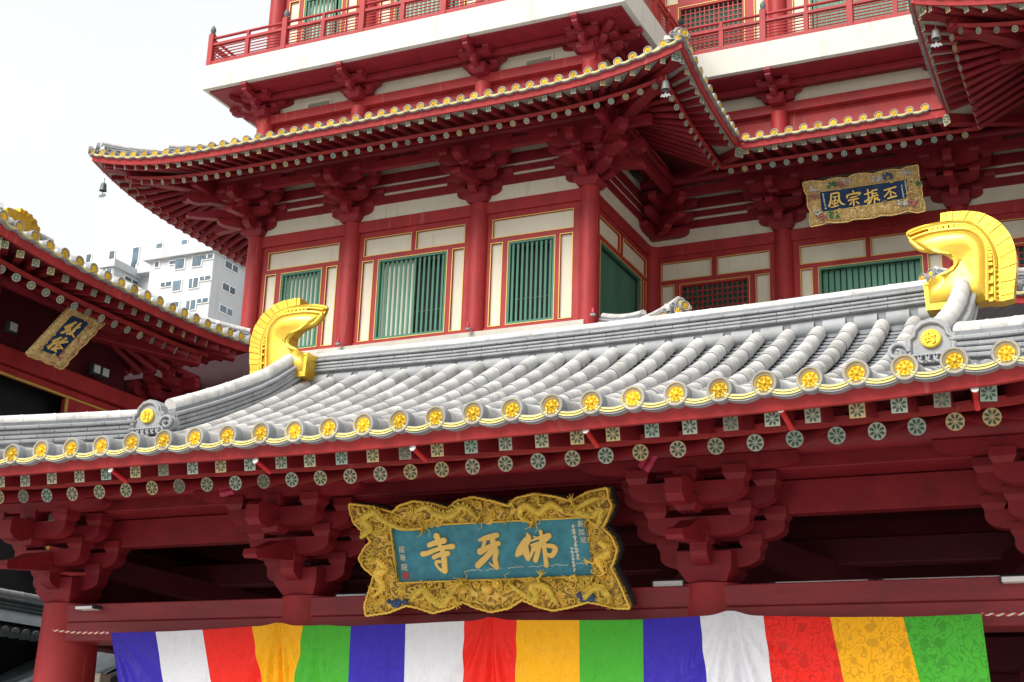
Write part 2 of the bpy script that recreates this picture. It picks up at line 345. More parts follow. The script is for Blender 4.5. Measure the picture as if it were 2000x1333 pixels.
def raf_mat(a, b):
    d = Vector(b)-Vector(a); L = d.length; y = d/L; x = y.cross(V(0, 0, 1)).normalized(); z = x.cross(y)
    return FR(a, x, y*L, z)

# ------------------------------------------------------------------ bracket sets (dougong)
def arm_mesh(h, ht=.22, th=.2):
    def mk():
        e = .10; pts = [(-h-e, ht), (-h-e, ht*.62)]
        for k in range(6): a = math.pi/2*k/5; pts.append((-h-e+.30*(1-math.cos(a)), ht*.62*(1-math.sin(a))))
        pts += [(-x, z) for x, z in pts[::-1]]
        return MB().prism(pts, (0, -th/2, 0), (1, 0, 0), (0, 0, 1), (0, 1, 0), th).mesh('arm', 'red_deep')
    return cached(('arm', h, ht, th), mk)
def block_mesh(w=.27, d=.27, h=.165):
    def mk():
        b = MB(); k = .72; t = h*.42
        lo = [(-w/2*k, -d/2*k, 0), (w/2*k, -d/2*k, 0), (w/2*k, d/2*k, 0), (-w/2*k, d/2*k, 0)]
        mi = [(-w/2, -d/2, t), (w/2, -d/2, t), (w/2, d/2, t), (-w/2, d/2, t)]; hi = [(x, y, h) for x, y, _ in mi]
        b.add(lo+mi, [(i, (i+1) % 4, 4+(i+1) % 4, 4+i) for i in range(4)]+[(3, 2, 1, 0)]); b.add(mi+hi, [(i, (i+1) % 4, 4+(i+1) % 4, 4+i) for i in range(4)]+[(4, 5, 6, 7)])
        return b.mesh('block', 'red_deep')
    return cached(('blk', w, d, h), mk)
def vw_mesh(key, pts, th=.2, name='beak'):
    return cached(key, lambda: MB().prism(pts, (-th/2, 0, 0), (0, 1, 0), (0, 0, 1), (1, 0, 0), th).mesh(name, 'red_deep'))
BEAK = [(-.3, .72), (.55, .66), (.85, .60), (1.12, .48), (1.35, .42), (1.37, .35), (1.33, .31), (.5, .40), (-.3, .50)]
NOSE = [(-.3, 1.02), (1.34, 1.02), (1.39, .97), (1.39, .80), (1.30, .73), (1.15, .71), (.98, .78), (-.3, .78)]
def dougong(par, o, u, v, s=1., tiers=3, beak=True, vs=1., name='bracket_set'):
    """o: centre of the cap block's foot; u along the wall, v outwards"""
    u, v = Vector(u), Vector(v)
    def M4(a, b, c, rot=False):
        p = Vector(o)+u*(a*s)+v*(b*s*vs)+V(0, 0, c*s)
        return FR(p, v*(s*vs), -u*s, V(0, 0, s)) if rot else FR(p, u*s, v*(s*vs), V(0, 0, s))
    cap = place(name, cached('cap', lambda: block_mesh(.64, .64, .335)), par, M4(0, 0, 0))
    def A(h, b, c): place('arm', arm_mesh(h), cap, M4(0, b, c))
    def B(a, b, c): place('block', block_mesh(), cap, M4(a, b, c))
    A(.5, 0, .17); [B(q, 0, .38) for q in (-.5, .5)]
    place('arm', arm_mesh(.40), cap, M4(0, .03, .165, True)); B(0, .43, .38)
    A(.79, 0, .48); [B(q, 0, .69) for q in (-.79, .79)]
    A(.5, .43, .48); [B(q, .43, .69) for q in (-.5, .5)]
    if tiers == 2:
        place('arm', arm_mesh(.80), cap, M4(0, .03, .475, True)); B(0, .86, .69); return cap
    if beak: place('beak', vw_mesh('beak', BEAK), cap, M4(0, 0, 0))
    else: place('arm', arm_mesh(.80), cap, M4(0, .03, .475, True))
    B(0, .87, .69)
    A(.79, .43, .79); [B(q, .43, 1.005) for q in (-.79, .79)]
    A(.57, .87, .79); [B(q, .87, 1.005) for q in (-.57, 0, .57)]
    place('nose', vw_mesh('nose', NOSE, name='nose'), cap, M4(0, 0, 0))
    def timu():
        t = 1.27; pts = [(-t, .14), (-t, .10)]
        for k in range(6): a = math.pi/2*k/5; pts.append((-t+.34*(1-math.cos(a)), .10*(1-math.sin(a))))
        pts += [(-x, z) for x, z in pts[::-1]]
        return MB().prism(pts, (0, -.1, 0), (1, 0, 0), (0, 0, 1), (0, 1, 0), .2).mesh('purlin_support', 'red_deep')
    place('purlin_support', cached('timu', timu), cap, M4(0, .87, 1.15)); return cap

# ------------------------------------------------------------------ roof ridges
def resample(pts, seg):
    P = [Vector(p) for p in pts]; d = [0]
    for a, b in zip(P, P[1:]): d.append(d[-1]+(b-a).length)
    n = max(1, round(d[-1]/seg)); out = []
    for k in range(n+1):
        t = d[-1]*k/n; i = max(0, min(len(P)-2, np.searchsorted(d, t, 'right')-1)); out.append(P[i].lerp(P[i+1], (t-d[i])/max(1e-9, d[i+1]-d[i])))
    return out
def ridge_run(par, pts, courses=4, ch=.062, w0=.30, capr=.115, seg=.5, mat='tile', matc='tile_mid', core=True, zcore=.0):
    P = resample(pts, seg); H = courses*ch
    cap = cached(('rc', mat), lambda: (lambda b: b.mesh('ridge_cap', mat))(MB().tube([(0, 0, 0), (0, .06, 0), (0, .065, 0), (0, 1.0, 0)], [1.0, 1.0, .95, .94], 14)))
    crs = cached(('rcs', matc), lambda: MB().prism([(-.5, -.25), (-.46, -.5), (.46, -.5), (.5, -.25), (.5, .25), (.46, .5), (-.46, .5), (-.5, .25)], (0, .008, 0), (1, 0, 0), (0, 0, 1), (0, 1, 0), .984).mesh('ridge_course', matc))
    def fr(a, b, dz, sx, sz):
        d = b-a; L = d.length; y = d/L; x = y.cross(V(0, 0, 1)).normalized(); z = x.cross(y); return FR(a+V(0, 0, dz), x*sx, y*L, z*sz)
    for a, b in zip(P, P[1:]): place('ridge_cap', cap, par, fr(a, b, H+capr*.75, capr, capr))
    for j in range(courses):
        w = w0+(.05 if j in (0, courses-1) else 0.)
        Q = P if j % 2 == 0 else [P[0]]+[p.lerp(q, .5) for p, q in zip(P, P[1:])]+[P[-1]]
        for a, b in zip(Q, Q[1:]): place('ridge_course', crs, par, fr(a, b, ch*(j+.5), w, ch*.76))
    if core:
        b = MB()
        for a, c in zip(P, P[1:]):
            d = (c-a).normalized(); x = d.cross(V(0, 0, 1)).normalized()*(w0*.38)
            t = V(0, 0, H+.05); lo = V(0, 0, -.12-zcore)
            b.add([a-x+lo, a+x+lo, a+x+t, a-x+t, c-x+lo, c+x+lo, c+x+t, c-x+t], [(0, 1, 5, 4), (1, 2, 6, 5), (2, 3, 7, 6), (3, 0, 4, 7), (0, 3, 2, 1), (4, 5, 6, 7)])
        place('ridge_core', b.mesh('ridge_core', 'tile_dark'), par)

# ------------------------------------------------------------------ eaves: tiles, boards, rafters and soffit of one roof edge
def strip(name, par, f0, f1, us, th, mat, kind=None):
    """board following the eave: f0,f1(u)-> lower/upper outer points, thickness vector th"""
    b = MB(); A = [f0(u) for u in us]; B = [f1(u) for u in us]; t = Vector(th)
    b.grid([A, B], 0, False); b.grid([[p+t for p in A], [p+t for p in B]], 0, False); b.grid([A, [p+t for p in A]], 0, False); b.grid([B, [p+t for p in B]], 0, False)
    for k in (0, -1): b.add([A[k], B[k], B[k]+t, A[k]+t], [(0, 1, 2, 3)])
    return place(name, b.mesh(name, mat), par, None, kind)
def eave_run(par, roof, A, e, n, L, zf, zp, cfg, cv=(1, 1), tiles=None, sq=None, rd=None, fine=False, first=True, soff=('soffit', 'soffit_red'), ends=True, fan=1.2):
    A, e, n = V(*A, 0), V(*e, 0), V(*n, 0); up = V(0, 0, 1)
    dsf, dzf, dsr, dzr, dsp, fb = cfg
    def P(u, s, z): return A+e*u+n*s+up*z
    sp = .43
    if tiles is None: tiles = list(np.arange(sp*.35, L-.05, sp))
    for u in tiles: place('tile_disc', DISC if fine else DISC_S, roof, FR(P(u, 0, zf(u)+random.uniform(-.008, .008)), e, up, -n)@wob())
    for a, b in zip(tiles, tiles[1:]):
        p, q = P(a, .01, zf(a)), P(b, .01, zf(b)); x = (q-p); k = x.length/.434; x.normalize(); z = -n; y = z.cross(x)
        if y.z < 0: y = -y
        place('drip_tile', DRIP, roof, FR((p+q)/2, x*k, y, z))
    if first:
        for u in tiles:
            a, b = P(u, .06, zf(u)-.035), P(u, .55, zf(u)+.06); place('cover_tile', COVER if fine else COVER_S, roof, raf_mat(a, b))
    us = list(np.linspace(0, L, max(8, int(L/.5))))
    def lim(s): return list(np.linspace(s*cv[0], L-s*cv[1], max(6, int(L/.45))))
    Lc = lambda u: min(max(u, 0), L)
    # fascia boards
    strip('fascia_board', par, lambda u: P(u, .10, zf(Lc(u))+fb[0]), lambda u: P(u, .06, zf(Lc(u))+fb[1]), lim(.08), n*.06, 'red')
    strip('fascia_board', par, lambda u: P(u, dsr-.05, zf(Lc(u))+dzr+.085), lambda u: P(u, dsr-.07, zf(Lc(u))+dzr+.17), lim(dsr), n*.06, 'red')
    # rafters
    def inner(u, s):
        """where a rafter meeting the outer line at u comes from on the purlin line"""
        ui = u
        if cv[0] > 0 and u < dsp+fan: t = (u-s)/max(1e-6, dsp+fan-s); ui = dsp+.12+t*(fan-.12)
        if cv[1] > 0 and L-u < dsp+fan: t = (L-u-s)/max(1e-6, dsp+fan-s); ui = L-(dsp+.12+t*(fan-.12))
        return ui
    zmid = zf(L/2) if cv[0] > 0 and cv[1] > 0 else min(zf(0), zf(L))
    if sq is None: sq = list(np.arange((dsf+.28) if cv[0] > 0 else .1, L-(dsf+.2 if cv[1] > 0 else .05), sp))
    if rd is None: rd = list(np.arange((dsr+.25) if cv[0] > 0 else .3-dsr, L-(dsr+.2 if cv[1] > 0 else -dsr+.1), .425))
    for u in sq:
        a = P(u, dsf, zf(u)+dzf); ui = inner(u, dsf); f = (dsr+.45-dsf)/(dsp-dsf); b = P(u+(ui-u)*f, dsr+.45, zf(u)+dzf+.24*(dsr+.45-dsf))
        place('flying_rafter', SQR, par, raf_mat(a, b))
    for u in rd:
        uu = Lc(u); a = P(u, dsr, zf(uu)+dzr); ui = inner(u, dsr); l = zf(uu)-zmid
        b = P(ui, dsp, zp+.30*max(0, l)); d = (b-a).normalized(); place('rafter', RDR, par, raf_mat(a, b+d*.35))
    # soffit boards above the rafters
    def soffz(s, u):
        l = zf(Lc(u))
        if s <= dsr+.03: return l+dzf+.085+.24*(s-dsf)
        t = (s-dsr)/(dsp-dsr); return (l+dzr+.10+.06)*(1-t)+(zp+.12+.30*max(0, l-zmid))*t
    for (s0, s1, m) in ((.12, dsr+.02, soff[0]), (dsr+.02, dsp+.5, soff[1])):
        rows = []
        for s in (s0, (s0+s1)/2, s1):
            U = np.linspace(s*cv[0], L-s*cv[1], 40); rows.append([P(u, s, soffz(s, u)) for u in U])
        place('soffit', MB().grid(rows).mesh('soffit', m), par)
def roof_deck(par, A, e, n, L, zf, prof, depth, cv=(1, 1), mat='tile_dark', rows=True, tiles=None, rowmat='tile', name='roof', flat_lift=None):
    A, e, n = V(*A, 0), V(*e, 0), V(*n, 0); up = V(0, 0, 1); b = MB(); G = []
    def Z(u, s): t = max(0, 1-s/depth); return prof(s)+zf(min(max(u, 0), L))*1.0*(t**2)+zf(L/2)*(1-t**2)
    for s in np.linspace(.02, depth, 14):
        G.append([A+e*u+n*s+up*(Z(u, s)-.09) for u in np.linspace(s*max(cv[0], -1), L-s*cv[1], 40)])
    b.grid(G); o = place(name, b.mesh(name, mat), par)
    if rows:
        b = MB()
        for u in (tiles if tiles is not None else np.arange(.15, L-.05, .43)):
            sm = min(depth, u/cv[0] if cv[0] > 0 else 99, (L-u)/cv[1] if cv[1] > 0 else 99)
            if sm < .5: continue
            S = np.linspace(.4, sm, 9); b.grid([[A+e*(u+.1*math.cos(t))+n*s+up*(Z(u, s)-.03+.1*math.sin(t)) for t in np.linspace(0, math.pi, 6)] for s in S])
        place('cover_tile_rows', b.mesh('cover_tile_rows', rowmat), o, None, 'stuff')
    return o, Z

# ================================================================== SETTING
g = MB(); N = 2; g.add([(-400, -200, -1.6), (400, -200, -1.6), (400, 600, -1.6), (-400, 600, -1.6)], [(0, 1, 2, 3)])
place('ground', g.mesh('ground', 'paving'), None, None, 'structure')

# ================================================================== GATE
GX = -7.78                                               # axis of the whole temple
gate = root('temple_gate', (GX, 16.1, -1.6), 'red temple gate with grey tiled roof, gold ridge ornaments and bracketed eaves in front', 'gate')
TX = [-13.986, -13.484, -12.974, -12.478, -11.99, -11.488, -11.005, -10.511, -10.02, -9.533, -9.051, -8.579, -8.098, -7.622, -7.144, -6.658, -6.177, -5.703, -5.222, -4.736, -4.256, -3.778, -3.302, -2.827, -2.348, -1.868, -1.381]
TZ = [4.085, 4.092, 4.084, 4.092, 4.09, 4.085, 4.076, 4.073, 4.068, 4.062, 4.062, 4.062, 4.065, 4.073, 4.082, 4.084, 4.088, 4.096, 4.106, 4.11, 4.115, 4.128, 4.132, 4.149, 4.171, 4.199, 4.226]
GY0, GXL, GXR = 12.6, -16.55, 1.0
tx = [x*.9 for x in TX]; tz = [z*.9 for z in TZ]
tx = [tx[0]-.45*k for k in range(8, 0, -1)]+tx+[tx[-1]+.437*k for k in range(1, 6)]
kx = [GXL, -15.2, -14.0]+[x*.9 for x in TX]+[-.7, -.1, .5, GXR]
kz = [3.98, 3.80, 3.715]+[z*.9 for z in TZ]+[3.86, 3.945, 4.05, 4.15]
def gz(X): return float(np.interp(X, kx, kz))
GD = 6.1
def gprof(s): return .19*s+.0363*s*s
def gZ(X, s): t = max(0., 1-s/GD); return gprof(s)+3.67+(gz(X)-3.67)*t*t
def hip(X): return min(GD, X-GXL, GXR-X)
# roof deck
b = MB()
b.grid([[V(x, GY0+s, gZ(x, s)-.085) for x in np.linspace(GXL+s*min(1, 3.25/max(s, 3.25)), GXR-s*min(1, 3.25/max(s, 3.25)), 60)] for s in np.linspace(.03, GD, 22)])
b.grid([[V(GX+sx*0+q[0], q[1], q[2]) for q in row] for sx in (1,) for row in [[(x-GX, 2*(GY0+GD)-(GY0+s), gZ(x, s)-.085) for x in np.linspace(GXL+s*.5, GXR-s*.5, 20)] for s in np.linspace(.03, GD, 10)]])
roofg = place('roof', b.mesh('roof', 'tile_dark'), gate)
# side slopes of the hipped part
b = MB(); YR = GY0+GD
for sg, xe in ((-1, GXL), (1, GXR)):
    b.grid([[V(xe-sg*s, y, gZ(GXL, 0)*(1-s/3.3)**2+3.67*(1-(1-s/3.3)**2)+gprof(s)-.085) for y in np.linspace(GY0+s, 2*YR-GY0-s, 20)] for s in np.linspace(.03, 3.4, 8)])
    for y in np.arange(GY0+.3, 2*YR-GY0, .434):
        sm = min(3.4, y-GY0, 2*YR-GY0-y)
        if sm > .5: b.grid([[V(xe-sg*s, y+.1*math.cos(t), gZ(GXL, 0)*(1-s/3.3)**2+3.67*(1-(1-s/3.3)**2)+gprof(s)-.03+.1*math.sin(t)) for t in np.linspace(0, math.pi, 6)] for s in np.linspace(.1, sm, 7)])
    # gable above
    xg = xe-sg*3.4
    b.add([(xg, YR-3, 4.7), (xg, YR+3, 4.7), (xg, YR, 6.3)], [(0, 1, 2)])
place('side_slope_tiles', b.mesh('side_slope_tiles', 'tile'), roofg, None, 'stuff')
GCFG = (.25, -.27, .9, -.32, 2.53, (-.235, -.10))
sqx = [-13.953, -13.493, -13.025, -12.583, -12.108, -11.66, -11.204, -10.773, -10.336, -9.876, -9.464, -9.017, -8.587, -8.151, -7.725, -7.287, -6.853, -6.403, -5.975, -5.551, -5.1, -4.672, -4.219, -3.771, -3.345, -2.887, -2.465, -2.043, -1.597]
rdx = [-14.435, -14.015, -13.567, -13.101, -12.653, -12.222, -11.782, -11.341, -10.894, -10.464, -10.041, -9.619, -9.19, -8.764, -8.345, -7.921, -7.512, -7.084, -6.666, -6.237, -5.829, -5.412, -4.973, -4.538, -4.096, -3.664, -3.214, -2.791, -2.383, -1.998, -1.635]
sqx = [x*12.85/14.25 for x in sqx]; rdx = [x*13.5/14.75 for x in rdx]
sqx = [sqx[0]-.4*k for k in range(8, 0, -1)]+sqx+[sqx[-1]+.4*k for k in range(1, 6)]
rdx = [rdx[0]-.4*k for k in range(6, 0, -1)]+rdx+[rdx[-1]+.38*k for k in range(1, 5)]
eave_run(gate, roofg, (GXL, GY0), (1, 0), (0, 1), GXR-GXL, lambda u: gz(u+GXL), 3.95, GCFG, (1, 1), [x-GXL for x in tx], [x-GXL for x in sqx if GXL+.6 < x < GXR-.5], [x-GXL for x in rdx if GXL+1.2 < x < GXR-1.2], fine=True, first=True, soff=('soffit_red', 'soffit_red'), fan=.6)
# cover tiles row by row: the ones in view are pieces, the hidden rest one mesh
SEG = .40; hid = MB()
for X in tx:
    top = GD+.03 if -12.75 < X < -2.5 else hip(X)-.15
    s = .5
    while s < top-.1:
        s1 = min(s+SEG, top); a, c = V(X, GY0+s, gZ(X, s)-.035), V(X, GY0+s1, gZ(X, s1)-.035)
        if (s > 2.3 and X < -1.2) or (s > 1.2 and X > -5.5):
            j1, j2 = V(random.uniform(-.007, .007), random.uniform(-.012, .012), random.uniform(-.004, .004)), V(random.uniform(-.007, .007), 0, random.uniform(-.004, .004))
            place('cover_tile', COVER, roofg, raf_mat(a+j1, c+j2))
        else:
            m = raf_mat(a, c); hid.grid([[m@V(.105*math.cos(t), y, .105*math.sin(t)) for t in np.linspace(0, math.pi, 6)] for y in (0, 1)])
        s += SEG
place('hidden_cover_tiles', hid.mesh('hidden_cover_tiles', 'tile'), roofg, None, 'stuff')
# stepped pan tiles in the gutters
b = MB()
for a, c in zip(tx, tx[1:]):
    xm = (a+c)/2; w = (c-a)/2-.055; top = GD if -13.2 < xm < -2.3 else hip(xm)
    for s in np.arange(.0, max(.1, top-.05), .155):
        s1 = s+.175; z0, z1 = gZ(xm, s), gZ(xm, s1)
        xs = [xm-w, xm-w*.4, xm+w*.4, xm+w]; dz = [.0, -.035, -.035, .0]
        A_ = [V(x, GY0+s, z0-.035+d) for x, d in zip(xs, dz)]; B_ = [V(x, GY0+s1, z1-.085+d) for x, d in zip(xs, dz)]; C_ = [p+V(0, 0, -.05) for p in A_]
        b.grid([A_, B_], 0, False); b.grid([A_, C_], 1, False)
place('pan_tiles', b.mesh('pan_tiles', ['tile_dark', 'void']), roofg, None, 'stuff')
# ridge
RX = [-12.9, -12.67, -9.9, -7.35, -5.03, -2.87, -2.6]; RZ = [6.375, 6.366, 6.325, 6.332, 6.36, 6.419, 6.43]
def rz(x): return float(np.interp(x, RX, RZ))
ridge_run(roofg, [(x, 18.85, rz(x)) for x in np.linspace(-12.5, -2.8, 20)], 4, .058, .36, .10, .5, zcore=.25)
rt = [x for x in tx if -12.75 < x < -2.5]
for a, c in zip(rt, rt[1:]):
    place('ridge_base_tile', cached('rbt', lambda: MB().tube([(0, 0, 0), (0, 1, 0)], .115, 12).mesh('ridge_base_tile', 'tile_mid')), roofg, raf_mat(V(a+.06, 18.76, rz(a)-.13), V(c-.06, 18.76, rz(c)-.13)))
# descending ridges and hip ridges
for sg in (-1, 1):
    X0 = GX+5.48 if sg > 0 else -13.05
    pts = [(X0+(0 if sg > 0 else .32*((y-15.95)/2.6)), y, gZ(X0, y-GY0)+.05+(.10 if y > 18 else 0)) for y in (18.55, 17.9, 17.2, 16.5, 15.95)]
    ridge_run(roofg, pts, 4, .075, .30, .12, .42)
    hp = [(X0+sg*t, 15.9-t, (4.77-.36*t+.03*t*t if sg > 0 else 4.68-.26*t+.01*t*t)) for t in np.linspace(.15 if sg < 0 else .3, 3.2, 9)]
    ridge_run(roofg, hp, 4, .068, .26, .10, .45, zcore=.3)
# ridge end tiles with scrolls and a gilt seal
def scroll_plate():
    b = MB()
    pl = [(-.30, 0), (.30, 0), (.31, .16), (.27, .22), (.27, .34), (.22, .36), (.20, .45), (.12, .53), (0, .56), (-.12, .53), (-.20, .45), (-.22, .36), (-.27, .34), (-.27, .22), (-.31, .16)]
    b.prism(pl, (0, 0, 0), (1, 0, 0), (0, 0, 1), (0, 1, 0), .14)
    arch = [(-.24, .04), (-.235, .30), (-.18, .34), (-.165, .42), (-.09, .485), (0, .505), (.09, .485), (.165, .42), (.18, .34), (.235, .30), (.24, .04)]
    b.tube([(x, -.01, z) for x, z in arch], .026, 7)
    for sg in (-1, 1):
        c = (sg*.37, .15); sp = []
        for k in range(22): t = k/21; a = t*2.6*math.pi; r = .125*(1-t*.86); sp.append((c[0]-sg*r*math.cos(a), -.02-.03*t, c[1]+r*math.sin(a)*1.0))
        b.tube(sp, [.032*(1-.45*k/21) for k in range(22)], 7); b.lathe([(.118, .1), (.125, .0), (.02, -.015)], (c[0], 0, c[1]), 'y', 14)
    for k in range(7):
        x = -.26+.52*k/6; sp = [(x+.055*math.cos(a), -.03, .045+.05*math.sin(a)) for a in np.linspace(-.3, 4.6, 9)]; b.tube(sp, .022, 6)
    return b.mesh('end_tile', 'tile_mid')
def seal():
    b = MB(); b.lathe([(.115, .01), (.115, -.03), (.10, -.04), (.001, -.04)], (0, 0, .29), 'y', 20)
    for st in ([(-.05, .33), (-.01, .36)], [(-.06, .28), (.0, .30)], [(-.03, .36), (-.03, .24)], [(.03, .35), (.05, .24), (.02, .22)], [(.01, .31), (.06, .32)], [(-.05, .24), (.0, .26)]):
        b.tube([(x, -.045, z) for x, z in st], .011, 6)
    return b.mesh('gilt_seal', 'gold_disc')
EP, ES = scroll_plate(), seal()
def end_tile(par, p, d, s=1.):
    d = Vector(d).normalized(); x = V(0, 0, 1).cross(d).normalized(); x = V(-d.y, d.x, 0); m = FR(p, x*s, -d*s, V(0, 0, s))
    m = FR(p, V(d.y*-1, d.x, 0)*s, d*-s, V(0, 0, s)); o = place('end_tile', EP, par, m); place('gilt_seal', ES, o, m) if False else None
    return m
for sg in (-1, 1):
    X0 = GX+5.48 if sg > 0 else -13.05; m = FR((X0, 15.50, gZ(X0, 2.9)+.10), V(.98, 0, 0), V(0, 1.15, 0), V(0, 0, .92)); place('end_tile', EP, roofg, m); place('gilt_seal', ES, roofg, m)
# gilded ridge ends (fish-tail ornaments)
OUT = [(430, 812), (410, 600), (480, 575), (560, 545), (620, 490), (637, 440), (620, 388), (560, 347), (470, 330), (370, 315), (310, 275), (282, 240), (265, 188), (350, 152), (530, 122), (700, 116), (800, 132), (890, 200), (950, 285), (985, 380), (993, 470), (1003, 735), (885, 735), (590, 790)]
FO = [(530, 60), (620, 48), (740, 42), (860, 60), (980, 122), (1060, 212), (1100, 305), (1114, 400), (1112, 520), (1100, 625), (1095, 712)]
FI = [(530, 124), (620, 117), (700, 116), (800, 132), (890, 200), (950, 285), (985, 380), (993, 450), (998, 550), (1001, 640), (1003, 735)]
MOLD = [(300, 255), (360, 232), (480, 205), (640, 190), (740, 192), (810, 222), (862, 270), (888, 345), (893, 470), (893, 735)]
MOLD2 = [(290, 215), (400, 182), (540, 160), (680, 150), (780, 165), (850, 215), (905, 290), (940, 380), (950, 480), (955, 735)]
LIP = [(300, 262), (380, 330), (480, 345), (570, 365), (625, 400), (655, 440), (640, 500), (585, 560), (480, 600), (415, 622)]
YC = 18.42
def q4(p): w = onY(1700+p[0]/3.92, 400+p[1]/3.92, YC); return (w.x, w.z)
def catmull(p, n):
    P = [Vector((*q, 0)) for q in p]; out = []
    for t in np.linspace(0, len(P)-1, n):
        i = min(int(t), len(P)-2); f = t-i; a, b_, c, d = P[max(i-1, 0)], P[i], P[i+1], P[min(i+2, len(P)-1)]
        v = .5*((2*b_)+(c-a)*f+(2*a-5*b_+4*c-d)*f*f+(3*b_-a-3*c+d)*f**3); out.append((v.x, v.y))
    return out
for sg in (1, -1):
    mx_ = (lambda x: x) if sg > 0 else (lambda x: 2*GX+.36-x)
    outl = [(mx_(a), c) for a, c in map(q4, [OUT[0]]+catmull(OUT[1:22], 64)+OUT[22:])]
    xt, xb = mx_(q4((265, 190))[0]), mx_(q4((760, 190))[0])
    zb = q4((0, 600))[1]
    def ff(x, z=9.):                                         # inset of the face towards the beak tip
        k = min(1, max(0, (xb-x)/(xb-xt))); return .10*k*k*(1 if z > zb else 0)
    pb = MB(); Fp = [V(x, YC+.02+ff(x, z), z) for x, z in outl]; Bp = [V(x, YC+.26-ff(x, z)*.8, z) for x, z in outl]; n_ = len(outl)
    pb.add(Fp, [list(range(n_))]); pb.add(Bp, [list(range(n_))[::-1]]); pb.add(Fp+Bp, [(i, (i+1) % n_, n_+(i+1) % n_, n_+i) for i in range(n_)], 0, True)
    orn = place('ridge_ornament', pb.mesh('ridge_ornament', 'gold_bright'), gate)
    # swelling cheek of the body, modelled as a shallow dome inside the moulding
    inner = catmull(MOLD[::-1], 40)+catmull(LIP, 40)+[(430, 800), (600, 780), (880, 735)]
    inn = [(mx_(a), c) for a, c in map(q4, inner)]
    cx, cz = np.mean([p[0] for p in inn]), np.mean([p[1] for p in inn])
    cpt = q4((700, 430)); cx, cz = mx_(cpt[0]), cpt[1]
    rows = []
    for t, dy in ((1, 0), (.88, -.06), (.7, -.085), (.45, -.07), (.2, -.05), (.02, -.045)): rows.append([V(cx+(x-cx)*t, YC+.015+dy+ff(cx+(x-cx)*t, cz+(z-cz)*t), cz+(z-cz)*t) for x, z in inn+[inn[0]]])
    place('cheek', MB().grid(rows).mesh('cheek', 'gold_bright'), orn)
    bp_ = [(mx_(a), c) for a, c in map(q4, [(405, 600), (640, 600), (600, 800), (432, 815)])]; place('base_plate', MB().prism(bp_, (0, YC-.03, 0), (1, 0, 0), (0, 0, 1), (0, 1, 0), .36).mesh('base_plate', 'gold_bright'), orn)
    for nm, line, r in (('moulding', [(330, 285), (440, 300), (560, 312), (650, 352), (700, 420), (690, 500), (640, 570)], .018), ('moulding', [(420, 262), (540, 268), (640, 292), (720, 350), (760, 430)], .012), ('moulding', MOLD, .035), ('moulding', MOLD2, .02), ('lip', LIP, .04)):
        place(nm, MB().tube([V(mx_(q4(p)[0]), YC+ff(mx_(q4(p)[0]), q4(p)[1]), q4(p)[1]) for p in catmull(line, 40)], r, 8).mesh(nm, 'gold_bright'), orn)
    bd = MB()
    for p in catmull([((a[0]+c[0])/2, (a[1]+c[1])/2) for a, c in zip(MOLD2, [(275, 200), (380, 160), (535, 135), (690, 128), (795, 145), (872, 208), (930, 290), (965, 380), (975, 480), (982, 735)])], 62):
        x, z = q4(p); bd.lathe([(.026, 0), (.022, -.02), (.001, -.035)], (mx_(x), YC+.01+ff(mx_(x), z), z), 'y', 7)
    for p in catmull([((a[0]+c[0])/2, (a[1]+c[1])/2) for a, c in zip(MOLD, MOLD2)], 34)[6:]:
        x, z = q4(p); bd.box((mx_(x), YC+ff(mx_(x), z), z), (.05, .06, .035))
    place('bead_border', bd.mesh('bead_border', 'gold_bright'), orn, None, 'stuff')
    fo, fi = catmull(FO, 20), catmull(FI, 20)
    for k in range(19):
        f0, f1 = [(a[0]+(c[0]-a[0])*.085, a[1]+(c[1]-a[1])*.085) for a, c in ((fo[k], fo[k+1]), (fi[k], fi[k+1]))]
        quad = [(mx_(x), z) for x, z in map(q4, (f0, fo[k+1], fi[k+1], f1))]
        w = .02*(k % 2)
        place('fin_plate', MB().prism(quad, (0, YC+.03-w*.4, 0), (1, 0, 0), (0, 0, 1), (0, 1, 0), .22).mesh('fin_plate', 'gold_bright'), orn)
